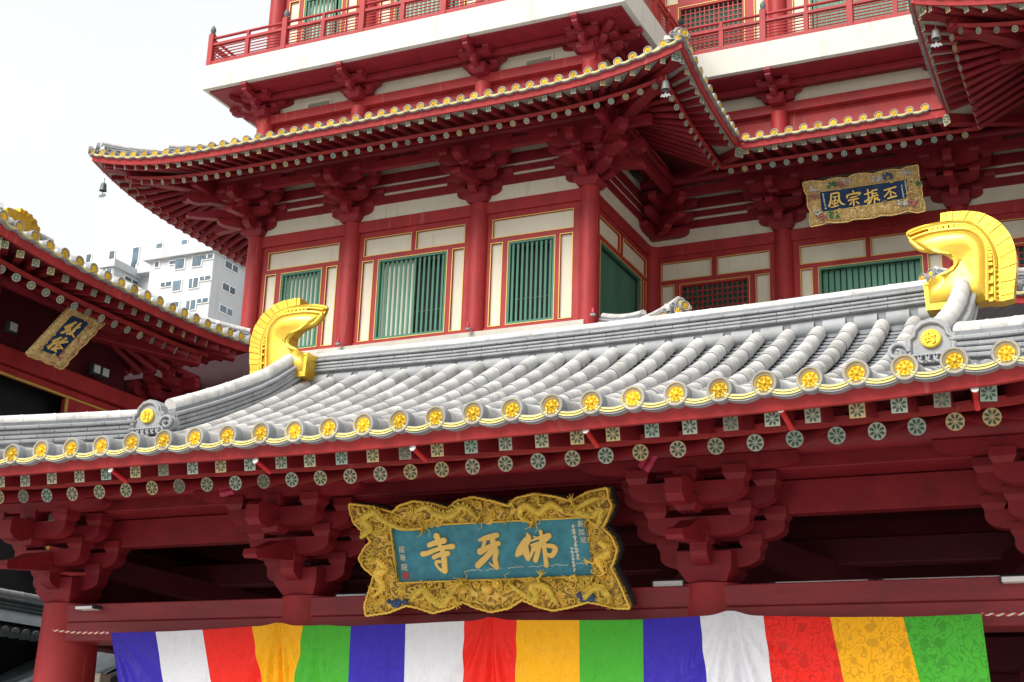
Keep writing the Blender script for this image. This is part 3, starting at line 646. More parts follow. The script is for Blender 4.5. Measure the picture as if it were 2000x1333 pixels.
# columns, tie beams
def column(par, x, y, z0, z1, r, mat='red'):
    return place('column', cached(('col', r, round(z1-z0, 2), mat), lambda: MB().tube([(0, 0, 0), (0, 0, (z1-z0)*.7), (0, 0, z1-z0)], [r, r*.985, r*.93], 28).mesh('column', mat)), par, Matrix.Translation((x, y, z0)))
GC = [-14.55, -10.5, -4.98, -1.02]
for x in GC:
    column(gate, x, 16.12, -1.6, 2.36, .43)
    column(gate, x, 21.8, -1.6, 2.36, .43)
    dougong(gate, (x, 16.0, 2.37), (1, 0, 0), (0, -1, 0))
    # beams running back into the gate
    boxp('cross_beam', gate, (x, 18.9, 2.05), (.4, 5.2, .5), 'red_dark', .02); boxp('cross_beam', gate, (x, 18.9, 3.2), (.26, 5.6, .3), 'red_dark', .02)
for a, c in zip(GC, GC[1:]):
    xm, w = (a+c)/2, c-a
    boxp('tie_beam_board', gate, (xm, 16.1, 2.213), (w-.05, .64, .244), 'red_wood', .012)
    boxp('tie_beam_board', gate, (xm, 16.1, 1.955), (w-.05, .63, .262), 'red_wood', .012)
    boxp('wall_beam', gate, (xm, 16.02, 3.33), (w-.02, .22, .39), 'red_deep', .012)
    boxp('filler_board', gate, (xm, 15.80, 3.55), (w-.02, .5, .03), 'red_deep')
    boxp('step_beam', gate, (xm, 15.57, 3.66), (w-.02, .18, .21), 'red_deep', .012)
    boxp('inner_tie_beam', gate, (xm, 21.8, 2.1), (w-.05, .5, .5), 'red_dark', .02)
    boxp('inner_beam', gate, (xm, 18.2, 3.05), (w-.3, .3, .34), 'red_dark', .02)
    # sloping struts seen in the dark above the lintel
    for q in (-1, 1):
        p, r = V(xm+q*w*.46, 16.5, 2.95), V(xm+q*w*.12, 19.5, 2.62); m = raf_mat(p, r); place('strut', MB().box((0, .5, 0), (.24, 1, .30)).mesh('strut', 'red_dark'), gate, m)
place('eave_purlin', MB().tube([(-16.2, 15.13, 3.80), (-7.8, 15.13, 3.78), (.7, 15.13, 3.80)], .15, 16).mesh('eave_purlin', 'red_deep'), gate)
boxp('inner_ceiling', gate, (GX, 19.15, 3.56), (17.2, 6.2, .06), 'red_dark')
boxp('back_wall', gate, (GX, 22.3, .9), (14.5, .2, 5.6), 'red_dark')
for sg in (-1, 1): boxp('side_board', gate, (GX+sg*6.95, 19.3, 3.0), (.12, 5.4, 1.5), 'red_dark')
for x in (-13.25, ): boxp('door_post', gate, (x-.35, 17.3, -.05), (.28, .24, 3.1), 'cream', .01)
boxp('door_post', gate, (-14.98, 17.2, -.05), (.5, .24, 3.1), 'cream', .01)
boxp('door_post', gate, (-1.7, 18.6, 0), (.5, .24, 3.2), 'red_dark', .01)
# red pipes through the eaves
PIPE = MB().tube([(0, 0, 0), (0, 0, -.02), (0, 0, -1)], .028, 10).add([], []).mesh('down_pipe', 'pipe_red')
for (x0, y0, x1, y1) in ((216, 918, 247, 941), (499, 900, 528, 923), (806, 875, 832, 899), (1144, 841, 1167, 872), (1525, 800, 1547, 839), (1904, 760, 1909, 799)):
    a, c = onY(x0, y0, 12.74), onY(x1, y1, 12.98); place('down_pipe', MB().tube([a, a.lerp(c, .06), a.lerp(c, .08), c], [.034, .034, .027, .027], 10).mesh('down_pipe', 'pipe_red'), gate)
    place('pipe_collar', MB().tube([a+(a-c)*.015, a+(c-a)*.03], .036, 10).mesh('pipe_collar', 'white_metal'), gate)

# ================================================================== MAIN HALL (tower behind the gate)
YW, YR_ = 36.0, 41.3
TC = [-26.6, -22.94, -18.44, -14.82]                       # columns of the left wing
RC = [-14.82, -10.43, -5.13, -.74]                         # recessed centre
hall = root('temple_hall', (GX, 41, -1.6), 'tall red and cream temple hall with green slatted windows rising behind the gate', 'temple')
def holes_wall(name, par, O, e, w0, w1, z0, z1, holes, nout, th, mat):
    """wall slab between w0..w1, z0..z1 with rectangular openings (a0,a1,b0,b1)"""
    xs = sorted({w0, w1, *[h[0] for h in holes], *[h[1] for h in holes]}); zs = sorted({z0, z1, *[h[2] for h in holes], *[h[3] for h in holes]})
    b = MB(); O, e, nout = Vector(O), Vector(e), Vector(nout); P = lambda a, z, d: O+e*a+V(0, 0, z)+nout*d
    ins = lambda a, z: any(h[0] < a < h[1] and h[2] < z < h[3] for h in holes)
    for i in range(len(xs)-1):
        for j in range(len(zs)-1):
            if not ins((xs[i]+xs[i+1])/2, (zs[j]+zs[j+1])/2): b.add([P(xs[i], zs[j], 0), P(xs[i+1], zs[j], 0), P(xs[i+1], zs[j+1], 0), P(xs[i], zs[j+1], 0)], [(0, 1, 2, 3)])
    for h in holes:
        c = [(h[0], h[2]), (h[1], h[2]), (h[1], h[3]), (h[0], h[3])]
        for k in range(4): p, q = c[k], c[(k+1) % 4]; b.add([P(*p, 0), P(*q, 0), P(*q, -th), P(*p, -th)], [(0, 1, 2, 3)])
    return place(name, b.mesh(name, mat), par)
def ring(name, par, O, e, nout, h, w, dp, mat, off=0.):
    b = MB(); O, e, nout = Vector(O), Vector(e), Vector(nout); a0, a1, z0, z1 = h
    def bar(x0, x1, y0, y1):
        v = [O+e*x+V(0, 0, z)+nout*d for d in (off, off+dp) for z in (y0, y1) for x in (x0, x1)]
        b.add(v, [(0, 2, 3, 1), (4, 5, 7, 6), (0, 1, 5, 4), (2, 6, 7, 3), (0, 4, 6, 2), (1, 3, 7, 5)])
    bar(a0-w, a1+w, z0-w, z0); bar(a0-w, a1+w, z1, z1+w); bar(a0-w, a0, z0, z1); bar(a1, a1+w, z0, z1)
    return place(name, b.mesh(name, mat), par)
def slab_at(name, par, O, e, nout, h, off, th, mat):
    O, e, nout = Vector(O), Vector(e), Vector(nout); c = O+e*((h[0]+h[1])/2)+V(0, 0, (h[2]+h[3])/2)+nout*(off-th/2)
    return place(name, MB().box((0, 0, 0), (h[1]-h[0], th, h[3]-h[2])).mesh(name, mat), par, FR(c, e, nout, (0, 0, 1)))
def window(par, O, e, nout, h, style, split=None):
    w = ring('window', par, O, e, nout, (h[0]+.07, h[1]-.07, h[2]+.07, h[3]-.07), .07, .10, 'green' if style != 'lattice' else 'red', -.10)
    a0, a1, z0, z1 = h[0]+.07, h[1]-.07, h[2]+.07, h[3]-.07; O, e, nout = Vector(O), Vector(e), Vector(nout)
    if style == 'lattice':
        nx, nz = 13, 13
        bar = cached('lat', lambda: MB().box((0, 0, 0), (1, 1, 1)).mesh('lattice_bar', 'red'))
        for k in range(1, nx): place('lattice_bar', bar, w, FR(O+e*(a0+(a1-a0)*k/nx)+V(0, 0, (z0+z1)/2)-nout*.07, e*.035, nout*.03, V(0, 0, z1-z0)))
        for k in range(1, nz): place('lattice_bar', bar, w, FR(O+e*((a0+a1)/2)+V(0, 0, z0+(z1-z0)*k/nz)-nout*.075, e*(a1-a0), nout*.03, V(0, 0, .035)))
        slab_at('pane', w, O, e, nout, (a0, a1, z0, z1), -.22, .02, 'green_dark'); slab_at('blind', w, O, e, nout, (a0+.5, a1, z0, z0+.95), -.20, .01, 'curtain'); return w
    n = max(6, round((a1-a0)/(.158 if style != 'shutter' else .19)))
    sl = cached(('sl', round(z1-z0, 2), style == 'shutter'), lambda: MB().box((0, 0, 0), (.078 if style != 'shutter' else .15, .03, z1-z0), 0, .008).mesh('slat', 'green'))
    for k in range(n): 
        a = a0+(a1-a0)*(k+.5)/n; place('slat', sl, w, FR(O+e*a+V(0, 0, (z0+z1)/2)-nout*(.05 if style != 'shutter' else .17), e, nout, V(0, 0, 1)))
    if split is None: split = {'dark': 0., 'pale': 1., 'shutter': 0.}[style]
    am = a0+(a1-a0)*split
    if split > 0: slab_at('curtain', w, O, e, nout, (a0, am, z0, z1), -.20, .01, 'curtain')
    if split < 1: slab_at('backing', w, O, e, nout, (am, a1, z0, z1), -.35 if style != 'shutter' else -.24, .01, 'void' if style != 'shutter' else 'green_dark')
    if style == 'dark' or 0 < split < 1: place('cross_bar', MB().box((0, 0, 0), (a1-am, .02, .025)).mesh('cross_bar', 'bell_grey'), w, FR(O+e*((am+a1)/2)+V(0, 0, z0+(z1-z0)*.3)-nout*.16, e, nout, V(0, 0, 1)))
    return w
def wall_bay(par, O, e, nout, c0, c1, panels, win, style, split=None, dz=0., r=.3):
    """one bay between column centres c0,c1: cream panels in gilt-lined red boards, window, base"""
    holes = [(a, b_, 15.93+dz, 16.50+dz) for a, b_ in panels[0]]+[(a, b_, 13.13+dz, 15.74+dz) for a, b_ in panels[1]]
    wh = (win[0], win[1], 13.13+dz, 15.73+dz)
    holes_wall('wall', par, O, e, c0, c1, 12.9+dz, 16.72+dz, holes+[wh], nout, .16, 'red')
    for h in holes: slab_at('panel', par, O, e, nout, h, -.07, .04, 'cream'); ring('gilt_edge', par, O, e, nout, h, .022, .02, 'trim', -.002)
    ring('gilt_edge', par, O, e, nout, wh, .022, .02, 'trim', -.002)
    window(par, O, e, nout, wh, style, split)
    ex = Vector(e); cc = Vector(O)+ex*((c0+c1)/2)
    def bm(nm, z0, z1, out, th, mat, inset=.0):
        place(nm, MB().box((0, 0, 0), (c1-c0-inset, th, z1-z0), 0, .01).mesh(nm, mat), par, FR(cc+V(0, 0, (z0+z1)/2+dz)+Vector(nout)*(out-th/2), e, nout, (0, 0, 1)))
    bm('tie_beam', 16.72, 17.10, .08, .3, 'red'); bm('sill', 12.95, 13.07, .06, .1, 'red', 2*r)
    if dz == 0:
        bm('frieze', 17.10, 18.9, .05, .1, 'cream'); bm('frieze_beam', 17.58, 17.86, .10, .2, 'red_deep'); bm('frieze_beam', 17.96, 18.17, .10, .2, 'red_deep'); bm('frieze_beam', 18.26, 18.6, .10, .2, 'red_deep')
        bm('plinth', 12.58, 12.9, .35, .6, 'plinth')
Of = (0, YW, 0); ef = (1, 0, 0); nf = (0, -1, 0)
BAYS = [(TC[0], TC[1], ([(-26.07, -23.41)], [(-26.12, -25.75), (-23.80, -23.44)]), (-25.52, -24.0), 'pale', None),
        (TC[1], TC[2], ([(-22.45, -20.79), (-20.60, -18.93)], [(-22.48, -22.11), (-19.30, -18.93)]), (-21.91, -19.50), 'dark', .5),
        (TC[2], TC[3], ([(-17.97, -15.35)], [(-18.0, -17.64), (-15.74, -15.36)]), (-17.43, -15.92), 'dark', None)]
for B_ in BAYS: wall_bay(hall, Of, ef, nf, *B_)
for B_ in BAYS: wall_bay(hall, Of, ef, nf, *B_[:4], 'pale', .7, 10.05)
# right flank of the left wing, runs back to the recess
wall_bay(hall, (TC[3], 0, 0), (0, 1, 0), (1, 0, 0), YW, YR_, ([(YW+.5, YW+2.45), (YW+2.75, YR_-.5)], [(YW+.45, YW+.62), (YR_-.72, YR_-.5)]), (YW+.85, YR_-.95), 'shutter')
# recessed centre
Or = (0, YR_, 0)
wall_bay(hall, Or, ef, nf, RC[0], RC[1], ([(-14.45, -12.80), (-12.58, -10.9)], [(-14.45, -14.04), (-11.33, -10.92)]), (-13.83, -11.56), 'lattice')
wall_bay(hall, Or, ef, nf, RC[1], RC[2], ([(-9.91, -7.92), (-7.73, -5.7)], [(-9.91, -9.57), (-6.07, -5.70)]), (-9.36, -6.25), 'shutter')
wall_bay(hall, Or, ef, nf, RC[2], RC[3], ([(-4.7, -3.05), (-2.85, -1.2)], [(-4.7, -4.3), (-1.6, -1.2)]), (-4.1, -1.8), 'lattice')
wall_bay(hall, Or, ef, nf, RC[0], RC[1], ([(-14.3, -13.9), (-11.4, -10.9)], [(-14.45, -14.2), (-11.2, -10.92)]), (-13.85, -11.56), 'lattice', None, 10.05)
wall_bay(hall, Or, ef, nf, RC[1], RC[2], ([(-9.91, -7.92), (-7.73, -5.7)], [(-9.91, -9.57), (-6.07, -5.70)]), (-9.36, -6.25), 'pale', None, 10.05)
# right wing (its left flank and part of the front)
WR = -.74
wall_bay(hall, (WR, 0, 0), (0, 1, 0), (-1, 0, 0), YW, YR_, ([(YW+.5, YW+2.45), (YW+2.75, YR_-.5)], [(YW+.45, YW+.62), (YR_-.72, YR_-.5)]), (YW+.85, YR_-.95), 'shutter')
wall_bay(hall, Of, ef, nf, WR, 2.9, ([(-.2, 2.4)], [(-.25, .1), (2.1, 2.4)]), (.3, 1.9), 'dark')
# left flank of the left wing and solid cores
boxp('core_wall', hall, (-20.8, 41.9, 17.7), (10.8, 10.6, 10.3), 'cream'); boxp('core_wall', hall, (-20.8, 41.9, 27), (10.8, 10.5, 8), 'cream'); boxp('core_wall', hall, (GX, 46, 20), (14, 8.6, 15), 'cream')
boxp('core_wall', hall, (6, 41.9, 18), (11.6, 10.6, 12), 'cream')
boxp('flank_wall', hall, (TC[0]+.1, 41.2, 15), (.3, 10, 4.4), 'red')
boxp('base_wall', hall, (-20.7, 41.3, 5.4), (11.8, 10.4, 14), 'red_dark'); boxp('base_wall', hall, (GX, 46, 5.4), (14, 9, 14), 'red_dark'); boxp('base_wall', hall, (5, 41.3, 5.4), (11.5, 10.4, 14), 'red_dark')
TS = 1.25
for x in TC: column(hall, x, YW, 12.6, 17.08, .30); column(hall, x, YW, 22.9, 27.3, .30)
for x in (WR, 2.9): column(hall, x, YW, 12.6, 17.08, .30)
for x in RC: column(hall, x, YR_, 12.6, 17.08, .30)
for x in RC[1:3]: column(hall, x, YR_, 22.9, 27.3, .30)
for x in TC: dougong(hall, (x, YW, 17.08), (1, 0, 0), (0, -1, 0), TS)
for x in RC[1:3]: dougong(hall, (x, YR_, 17.08), (1, 0, 0), (0, -1, 0), TS)
for x in (WR, 2.9): dougong(hall, (x, YW, 17.08), (1, 0, 0), (0, -1, 0), TS)
# corner sets: one facing out on the flank and one on the diagonal
dg = math.sqrt(.5)
dougong(hall, (TC[3], YW, 17.082), (0, 1, 0), (1, 0, 0), TS); dougong(hall, (TC[0], YW, 17.082), (0, 1, 0), (-1, 0, 0), TS); dougong(hall, (WR, YW, 17.082), (0, 1, 0), (-1, 0, 0), TS)
def diag(par, x, y, z, d, s):
    d = Vector((*d, 0)); u = V(-d.y, d.x, 0)
    for nm, key, pts in (('corner_beak', 'beak', BEAK), ('corner_nose', 'nose', NOSE)):
        place(nm, vw_mesh(key, pts), par, FR((x, y, z), u*s, d*(s*1.38), V(0, 0, s)))
    place('corner_arm', arm_mesh(.80), par, FR(V(x, y, z+.2*s), d*(s*1.2), -u*s, V(0, 0, s)))
for (x, y, d) in ((TC[3], YW, (dg, -dg)), (TC[0], YW, (-dg, -dg)), (WR, YW, (-dg, -dg))): diag(hall, x, y, 17.08, d, TS)
for (x, d) in ((RC[0], (dg, -dg)), (RC[3], (-dg, -dg))):                       # inner corners
    diag(hall, x, YR_, 17.08, d, TS*.95)
    for j, (h, c) in enumerate(((.45, .17), (.7, .48), (.95, .79))):
        place('corner_arm', arm_mesh(.8), hall, FR(V(x+d[0]*.3*(j+1), YR_+d[1]*.3*(j+1), 17.08+c*TS), V(TS, 0, 0), V(0, TS, 0), V(0, 0, TS))); place('corner_arm', arm_mesh(.8), hall, FR(V(x+d[0]*.3*(j+1), YR_+d[1]*.3*(j+1), 17.083+c*TS), V(0, TS, 0), V(-TS, 0, 0), V(0, 0, TS)))
# ---------------- eaves over the window storey
EY, EXL, EXR, EX2, EYV = 32.23, -30.75, -10.67, -4.89, 37.5
Z0, LIFT, DL = 18.66, .66, 6.0
def lifted(z, *ds): return z+sum(LIFT*max(0, 1-d/DL)**3 for d in ds)
HCFG = (.22, -.36, .87, -.60, 2.70, (-.31, -.10)); ZP = 19.02
def hprof(s): return .30*s+.03*s*s
RUNS = [((EXL, EY), (1, 0), (0, 1), EXR-EXL, lambda u, L=EXR-EXL: lifted(0, u, L-u), (1, 1)),
        ((EXR, EY), (0, 1), (-1, 0), EYV-EY, lambda u: lifted(0, u), (1, -1)),
        ((EXL, EY), (0, 1), (1, 0), 16., lambda u: lifted(0, u), (1, 0)),
        ((EXR, EYV), (1, 0), (0, 1), EX2-EXR, lambda u: 0., (-1, -1)),
        ((EX2, EY), (0, 1), (1, 0), EYV-EY, lambda u: lifted(0, u), (1, -1)),
        ((EX2, EY), (1, 0), (0, 1), 9., lambda u: lifted(0, u), (1, 0))]
def storey_roof(z, zp, name, rafters=True):
    rf = None
    for (A, e, n, L, zf, cv) in (RUNS if rafters else [((-17., EY), (1, 0), (0, 1), EXR+17., lambda u: lifted(0, EXR+17.-u), (0, 1))]+RUNS[1:2]+RUNS[3:]):
        f = lambda u, zf=zf: z+zf(u)
        o, Z = roof_deck(hall, A, e, n, L, f, hprof, 3.6, cv, name=name)
        if rafters: eave_run(hall, o, A, e, n, L, f, zp, HCFG, cv)
        else:
            AA, ee, nn = V(*A, 0), V(*e, 0), V(*n, 0); tl = list(np.arange(.15, L-.05, .43))
            for u in tl: place('tile_disc', DISC_S, o, FR(AA+ee*u+V(0, 0, f(u)), ee, V(0, 0, 1), -nn)@wob()); place('cover_tile', COVER_S, o, raf_mat(AA+ee*u+nn*.06+V(0, 0, f(u)-.03), AA+ee*u+nn*.55+V(0, 0, f(u)+.12)))
            for a, b_ in zip(tl, tl[1:]):
                p, q = AA+ee*a+V(0, 0, f(a)), AA+ee*b_+V(0, 0, f(b_)); x = (q-p).normalized(); y = (-nn).cross(x); y = y if y.z > 0 else -y; place('drip_tile', DRIP, o, FR((p+q)/2, x, y, -nn))
            strip('fascia_board', hall, lambda u: AA+ee*u+nn*.1+V(0, 0, f(min(max(u, 0), L))-.31), lambda u: AA+ee*u+nn*.06+V(0, 0, f(min(max(u, 0), L))-.1), list(np.linspace(.08*cv[0], L-.08*cv[1], 16)), nn*.06, 'red')
        rf = rf or o
    # hip ridges with end tiles
    for (x, y, d) in ((EXR, EY, (-1, 1)), (EX2, EY, (1, 1)), (EXL, EY, (1, 1)))[:3 if rafters else 2]:
        hp = [(x+d[0]*t, y+d[1]*t, z+LIFT*max(0, 1-t/3.2)**2+hprof(t)+.12) for t in np.linspace(.25, 3.6, 10)]
        ridge_run(rf, hp[:5], 2, .07, .22, .09, .45, zcore=.15); ridge_run(rf, hp[4:], 4, .075, .26, .10, .45, zcore=.15)
        for t, s in ((.16, .62), (1.75, .72)):
            dd = V(-d[0]*dg, -d[1]*dg, 0); m = FR((x+d[0]*t, y+d[1]*t, z+LIFT*max(0, 1-t/3.2)**2+hprof(t)-.0), V(-dd.y, dd.x, 0)*s, -dd*s, V(0, 0, s)); place('end_tile', EP, rf, m); place('gilt_seal', ES, rf, m)
        place('tile_disc', DISC_S, rf, FR(V(x, y, z+LIFT+.03), V(d[1], d[0], 0)*0+V(dg*1.05*(1 if d[0] < 0 else 1), dg*1.05*(1 if d[0] < 0 else -1), 0), V(0, 0, 1.05), V(-d[0]*dg, -d[1]*dg, 0)))
    return rf
storey_roof(Z0, ZP, 'eave_roof')
# hip rafters with patterned ends
def hip_rafter(par, x, y, d, z, zin, s=1.):
    d = Vector((*d, 0)); a = V(x, y, z)+d*(.45*s); c = V(x, y, 0)+d*3.9*s; c.z = zin; m = raf_mat(a, c)
    k = 1.9; place('hip_rafter', SQR, par, m@Matrix.Diagonal((k, 1, k*1.15, 1)))
    a2 = V(x, y, z-.24)+d*1.25; c2 = c-V(0, 0, .25); m2 = raf_mat(a2, c2); place('hip_rafter', cached('hipl', lambda: MB().box((0, .5, 0), (.36, 1, .34), 0, .03).mesh('hip_rafter', 'red_deep')), par, m2)
for (x, d) in ((EXR, (-dg, dg)), (EXL, (dg, dg)), (EX2, (dg, dg))): hip_rafter(hall, x, EY, d, Z0+LIFT-.42, ZP-.1)
for (x, d) in ((EXR, (dg, -dg)), (EX2, (-dg, -dg))):        # valley rafters
    a, c = V(x, EYV, Z0-.42)-V(d[0], d[1], 0)*.1, V(x-d[0]*4, EYV-d[1]*4, ZP); place('valley_rafter', SQR, hall, raf_mat(a, c)@Matrix.Diagonal((1.9, 1, 2.1, 1)))
# purlins and soffit beams
PY = YW-1.09; pz = 18.84
for nm, a, c in (('f', (TC[0]-2.3, PY), (TC[3]+2.3, PY)), ('s', (TC[3]+1.09, PY-1.1), (TC[3]+1.09, YR_)), ('l', (TC[0]-1.09, PY-1.1), (TC[0]-1.09, 48)), ('r', (RC[0], YR_-1.09), (RC[3], YR_-1.09)), ('w', (WR-1.09, PY-1.1), (WR-1.09, YR_)), ('x', (WR-2.3, PY), (4, PY))):
    place('eave_purlin', MB().tube([(*a, pz), (*c, pz)], .17, 12).mesh('eave_purlin', 'red_deep'), hall)
    d = (Vector(c)-Vector(a)); L = d.length; m = raf_mat((*a, pz-.42), (*c, pz-.42)); place('purlin_beam', MB().box((0, .5, 0), (.22, 1, .26)).mesh('purlin_beam', 'red_deep'), hall, m)
# lower storey roof, its hips show above the gate ridge
zl = onY(1338, 600, EY).z
storey_roof(zl-LIFT, 0, 'lower_roof', False)
# ---------------- balcony
SZ0, SZ1 = 22.08, 22.97
def slab(x0, x1, y0, y1):
    boxp('balcony_slab', hall, ((x0+x1)/2, (y0+y1)/2, (SZ0+SZ1)/2), (x1-x0, y1-y0, SZ1-SZ0), 'slab_white', .01)
    boxp('slab_soffit', hall, ((x0+x1)/2, (y0+y1)/2, SZ0-.03), (x1-x0-.36, y1-y0-.36, .055), 'red_deep', 0)
slab(-28.24, -13.18, 34.4, 46); slab(-13.176, -2.385, 39.72, 46); slab(-2.38, 12, 34.4, 46)
def balc_wall(O, e, nout, c0, c1, cols, vents=()):
    ex = Vector(e); nn = Vector(nout)
    def bm(nm, z0, z1, out, th, mat, a=c0, c=c1): place(nm, MB().box((0, 0, 0), (c-a, th, z1-z0), 0, .01).mesh(nm, mat), hall, FR(Vector(O)+ex*((a+c)/2)+V(0, 0, (z0+z1)/2)+nn*(out-th/2), e, nout, (0, 0, 1)))
    bm('frieze', 21.44, 22.08, -.02, .1, 'cream'); bm('balcony_beam', 21.12, 21.44, .22, .4, 'red', c0-.35, c1+.35); bm('lower_board', 19.4, 21.12, -.02, .1, 'red')
    bm('bearing_beam', 21.97, 22.05, .10, .2, 'red_deep'); bm('bearing_beam', 21.83, 22.0, .60, .18, 'red_deep', c0-.5, c1+.5)
    for x in cols:
        p = Vector(O)+ex*x+nn*.02; dougong(hall, (p.x+nn.x*.2, p.y+nn.y*.2, 21.33), e, nout, .86, 2, False, 1.6)
        place('column', cached('bcol', lambda: MB().tube([(0, 0, 0), (0, 0, 1.72)], .27, 20).mesh('column', 'red')), hall, Matrix.Translation((p.x+nn.x*.1, p.y+nn.y*.1, 19.4)))
    for v_ in vents:
        h = (v_-.42, v_+.42, 21.46, 21.70); vf = ring('vent', hall, O, e, nout, h, .06, .05, 'cream', -.02)
        for k in range(4): slab_at('louvre', vf, O, e, nout, (h[0], h[1], h[2]+.02+.055*k, h[2]+.05+.055*k), .02, .03, 'soffit')
balc_wall(Of, ef, nf, TC[0], TC[3], TC, (-24.6, -16.6)); balc_wall((TC[3], 0, 0), (0, 1, 0), (1, 0, 0), YW, YR_, (YW,)); balc_wall(Or, ef, nf, RC[0], RC[3], RC[1:3]); balc_wall((TC[0], 0, 0), (0, 1, 0), (-1, 0, 0), YW, 46, (YW,))
balc_wall((WR, 0, 0), (0, 1, 0), (-1, 0, 0), YW, YR_, (YW, YR_-.6))
for (x, d) in ((TC[3], (dg, -dg)), (TC[0], (-dg, -dg))): place('corner_arm', arm_mesh(1.0), hall, FR(V(x, YW, 21.78), V(*d, 0)*1.25, V(d[1], -d[0], 0), V(0, 0, 1))); place('corner_arm', arm_mesh(.8), hall, FR(V(x, YW, 21.56), V(*d, 0), V(d[1], -d[0], 0), V(0, 0, .9)))
# railings
POST = MB().box((0, 0, .6), (.20, .20, 1.2), 0, .012).mesh('rail_post', 'red')
FIN = MB().lathe([(.085, 0), (.10, .03), (.06, .06), (.085, .12), (.095, .19), (.07, .26), (.03, .33), (.001, .36)], n=12).mesh('finial', 'bronze')
def railing(p0, p1, nb):
    p0, p1 = V(*p0, SZ1), V(*p1, SZ1); d = p1-p0; L = d.length; e = d/L; n = V(-e.y, e.x, 0)
    rl = place('railing', MB().box((0, .5, 0), (.15, 1, .15)).mesh('railing', 'red'), hall, raf_mat(p0+V(0, 0, .08), p1+V(0, 0, .08)))
    def bar(nm, z, w, h, rnd=False): place(nm, MB().box((0, .5, 0), (w, 1, h)).mesh(nm, 'red') if not rnd else MB().tube([(0, 0, 0), (0, 1, 0)], w/2, 10).mesh(nm, 'red'), rl, raf_mat(p0+V(0, 0, z), p1+V(0, 0, z)))
    bar('rail', 1.05, .10, .10, True); bar('rail', .80, .13, .09)
    for k in range(5): bar('thin_rail', .24+.11*k, .042, .04, True)
    for k in range(nb*2+1):
        p = p0+e*(L*k/(nb*2))
        if k % 2 == 0: place('rail_post', POST, rl, FR(p, e, n, V(0, 0, 1))); place('finial', FIN, rl, Matrix.Translation(p+V(0, 0, 1.2)))
        else: place('rail_strut', cached('strut_', lambda: MB().box((0, 0, .42), (.14, .12, .84)).box((0, 0, .93), (.10, .09, .2)).mesh('rail_strut', 'red')), rl, FR(p, e, n, V(0, 0, 1)))
railing((-28.12, 34.52), (-13.30, 34.52), 5); railing((-13.30, 34.52), (-13.30, 39.84), 2); railing((-13.30, 39.84), (-2.26, 39.84), 4); railing((-28.12, 34.52), (-28.12, 45.5), 4); railing((-2.26, 34.52), (-2.26, 39.84), 2)
# little pink ledge lamps
for p, lb in (((1158, 622), 'small pink lamp on the pale plinth at the corner column of the hall'), ((914, 652), 'small pink lamp on the plinth between the dark slatted window and the half curtained one'), ((660, 682), 'small pink lamp on the plinth next to the gilded ridge ornament')):
    q = onY(*p, YW-.5); q.z = 12.9
    l = root('ledge_lamp', q, lb, 'lamp', 'pink lamps on the hall plinth'); place('lamp_head', MB().box((0, 0, .16), (.07, .09, .16), 0, .02).mesh('lamp_head', 'lamp_pink'), l, Matrix.Translation(q)); place('lamp_foot', MB().box((0, 0, .04), (.15, .10, .08), 0, .015).mesh('lamp_foot', 'bell_grey'), l, Matrix.Translation(q))

# ================================================================== DRUM PAVILION (left, faces the forecourt)
DXE, DY0, DY1, DZ = -19.77, 18.55, 27.05, 9.99
drum = root('drum_pavilion', (-24.2, 22.8, -1.6), 'red pavilion with upturned tiled eaves carrying the small upright name board', 'pavilion')
DLF, DDL = .19, 4.2
def dl(*ds): return sum(DLF*max(0, 1-d/DDL)**3 for d in ds)
DCFG = (.24, -.36, .80, -.56, 2.2, (-.30, -.10)); DL_ = DY1-DY0
rooT = None
for (A, e, n, L, zf, cv) in (((DXE, DY0), (0, 1), (-1, 0), DL_, lambda u: DZ+dl(u, DL_-u), (1, 1)), ((DXE-9, DY0), (1, 0), (0, 1), 9., lambda u: DZ+dl(9-u), (0, 1)), ((DXE-9, DY1), (1, 0), (0, -1), 9., lambda u: DZ+dl(9-u), (0, 1))):
    o, Z = roof_deck(drum, A, e, n, L, zf, lambda s: .26*s+.05*s*s, 3.6, cv); rooT = rooT or o
    eave_run(drum, o, A, e, n, L, zf, DZ+.22, DCFG, cv, fine=True, soff=('soffit_red', 'soffit_red'))
for (y, dy) in ((DY0, 1), (DY1, -1)):
    hp = [(DXE-t, y+dy*t, DZ+DLF*max(0, 1-t/2.6)**2+.26*t+.05*t*t) for t in np.linspace(.12, 3.6, 10)]
    ridge_run(rooT, hp[:5], 2, .06, .22, .09, .4); ridge_run(rooT, hp[4:], 3, .07, .26, .10, .45)
    hip_rafter(drum, DXE, y, (-dg, dy*dg), DZ+DLF-.4, DZ+.15)
ridge_run(rooT, [(DXE-3.6, DY0+3.4, DZ+1.62), (DXE-3.6, DY1-3.4, DZ+1.62)], 4, .07, .3, .1, .5)
# gilded ridge end of the pavilion: same fish-tail profile, standing on the far end of its ridge
prof = [(mxp[0], mxp[1]) for mxp in map(q4, catmull(OUT[1:22], 50))]
px0 = min(p[0] for p in prof); pz0 = min(p[1] for p in prof); pp = [(p[0]-px0, p[1]-pz0) for p in prof]
ob = onX(30, 440, DXE-3.6)
orn = place('ridge_ornament', MB().prism(pp, (-.2, 0, 0), (0, 1, 0), (0, 0, 1), (1, 0, 0), .4).mesh('ridge_ornament', 'gold_bright'), drum, FR((DXE-3.6, ob.y-.50, ob.z-.75), (1, 0, 0), (0, .82, 0), (0, 0, .82)))
fo, fi = catmull(FO, 20), catmull(FI, 20)
for k in range(19):
    quad = [(q4(p)[0]-px0, q4(p)[1]-pz0) for p in (fo[k], fo[k+1], fi[k+1], fi[k])]
    place('fin_plate', MB().prism(quad, (-.22, 0, 0), (0, 1, 0), (0, 0, 1), (1, 0, 0), .44-.03*(k % 2)).mesh('fin_plate', 'gold_bright'), orn, WM[orn])
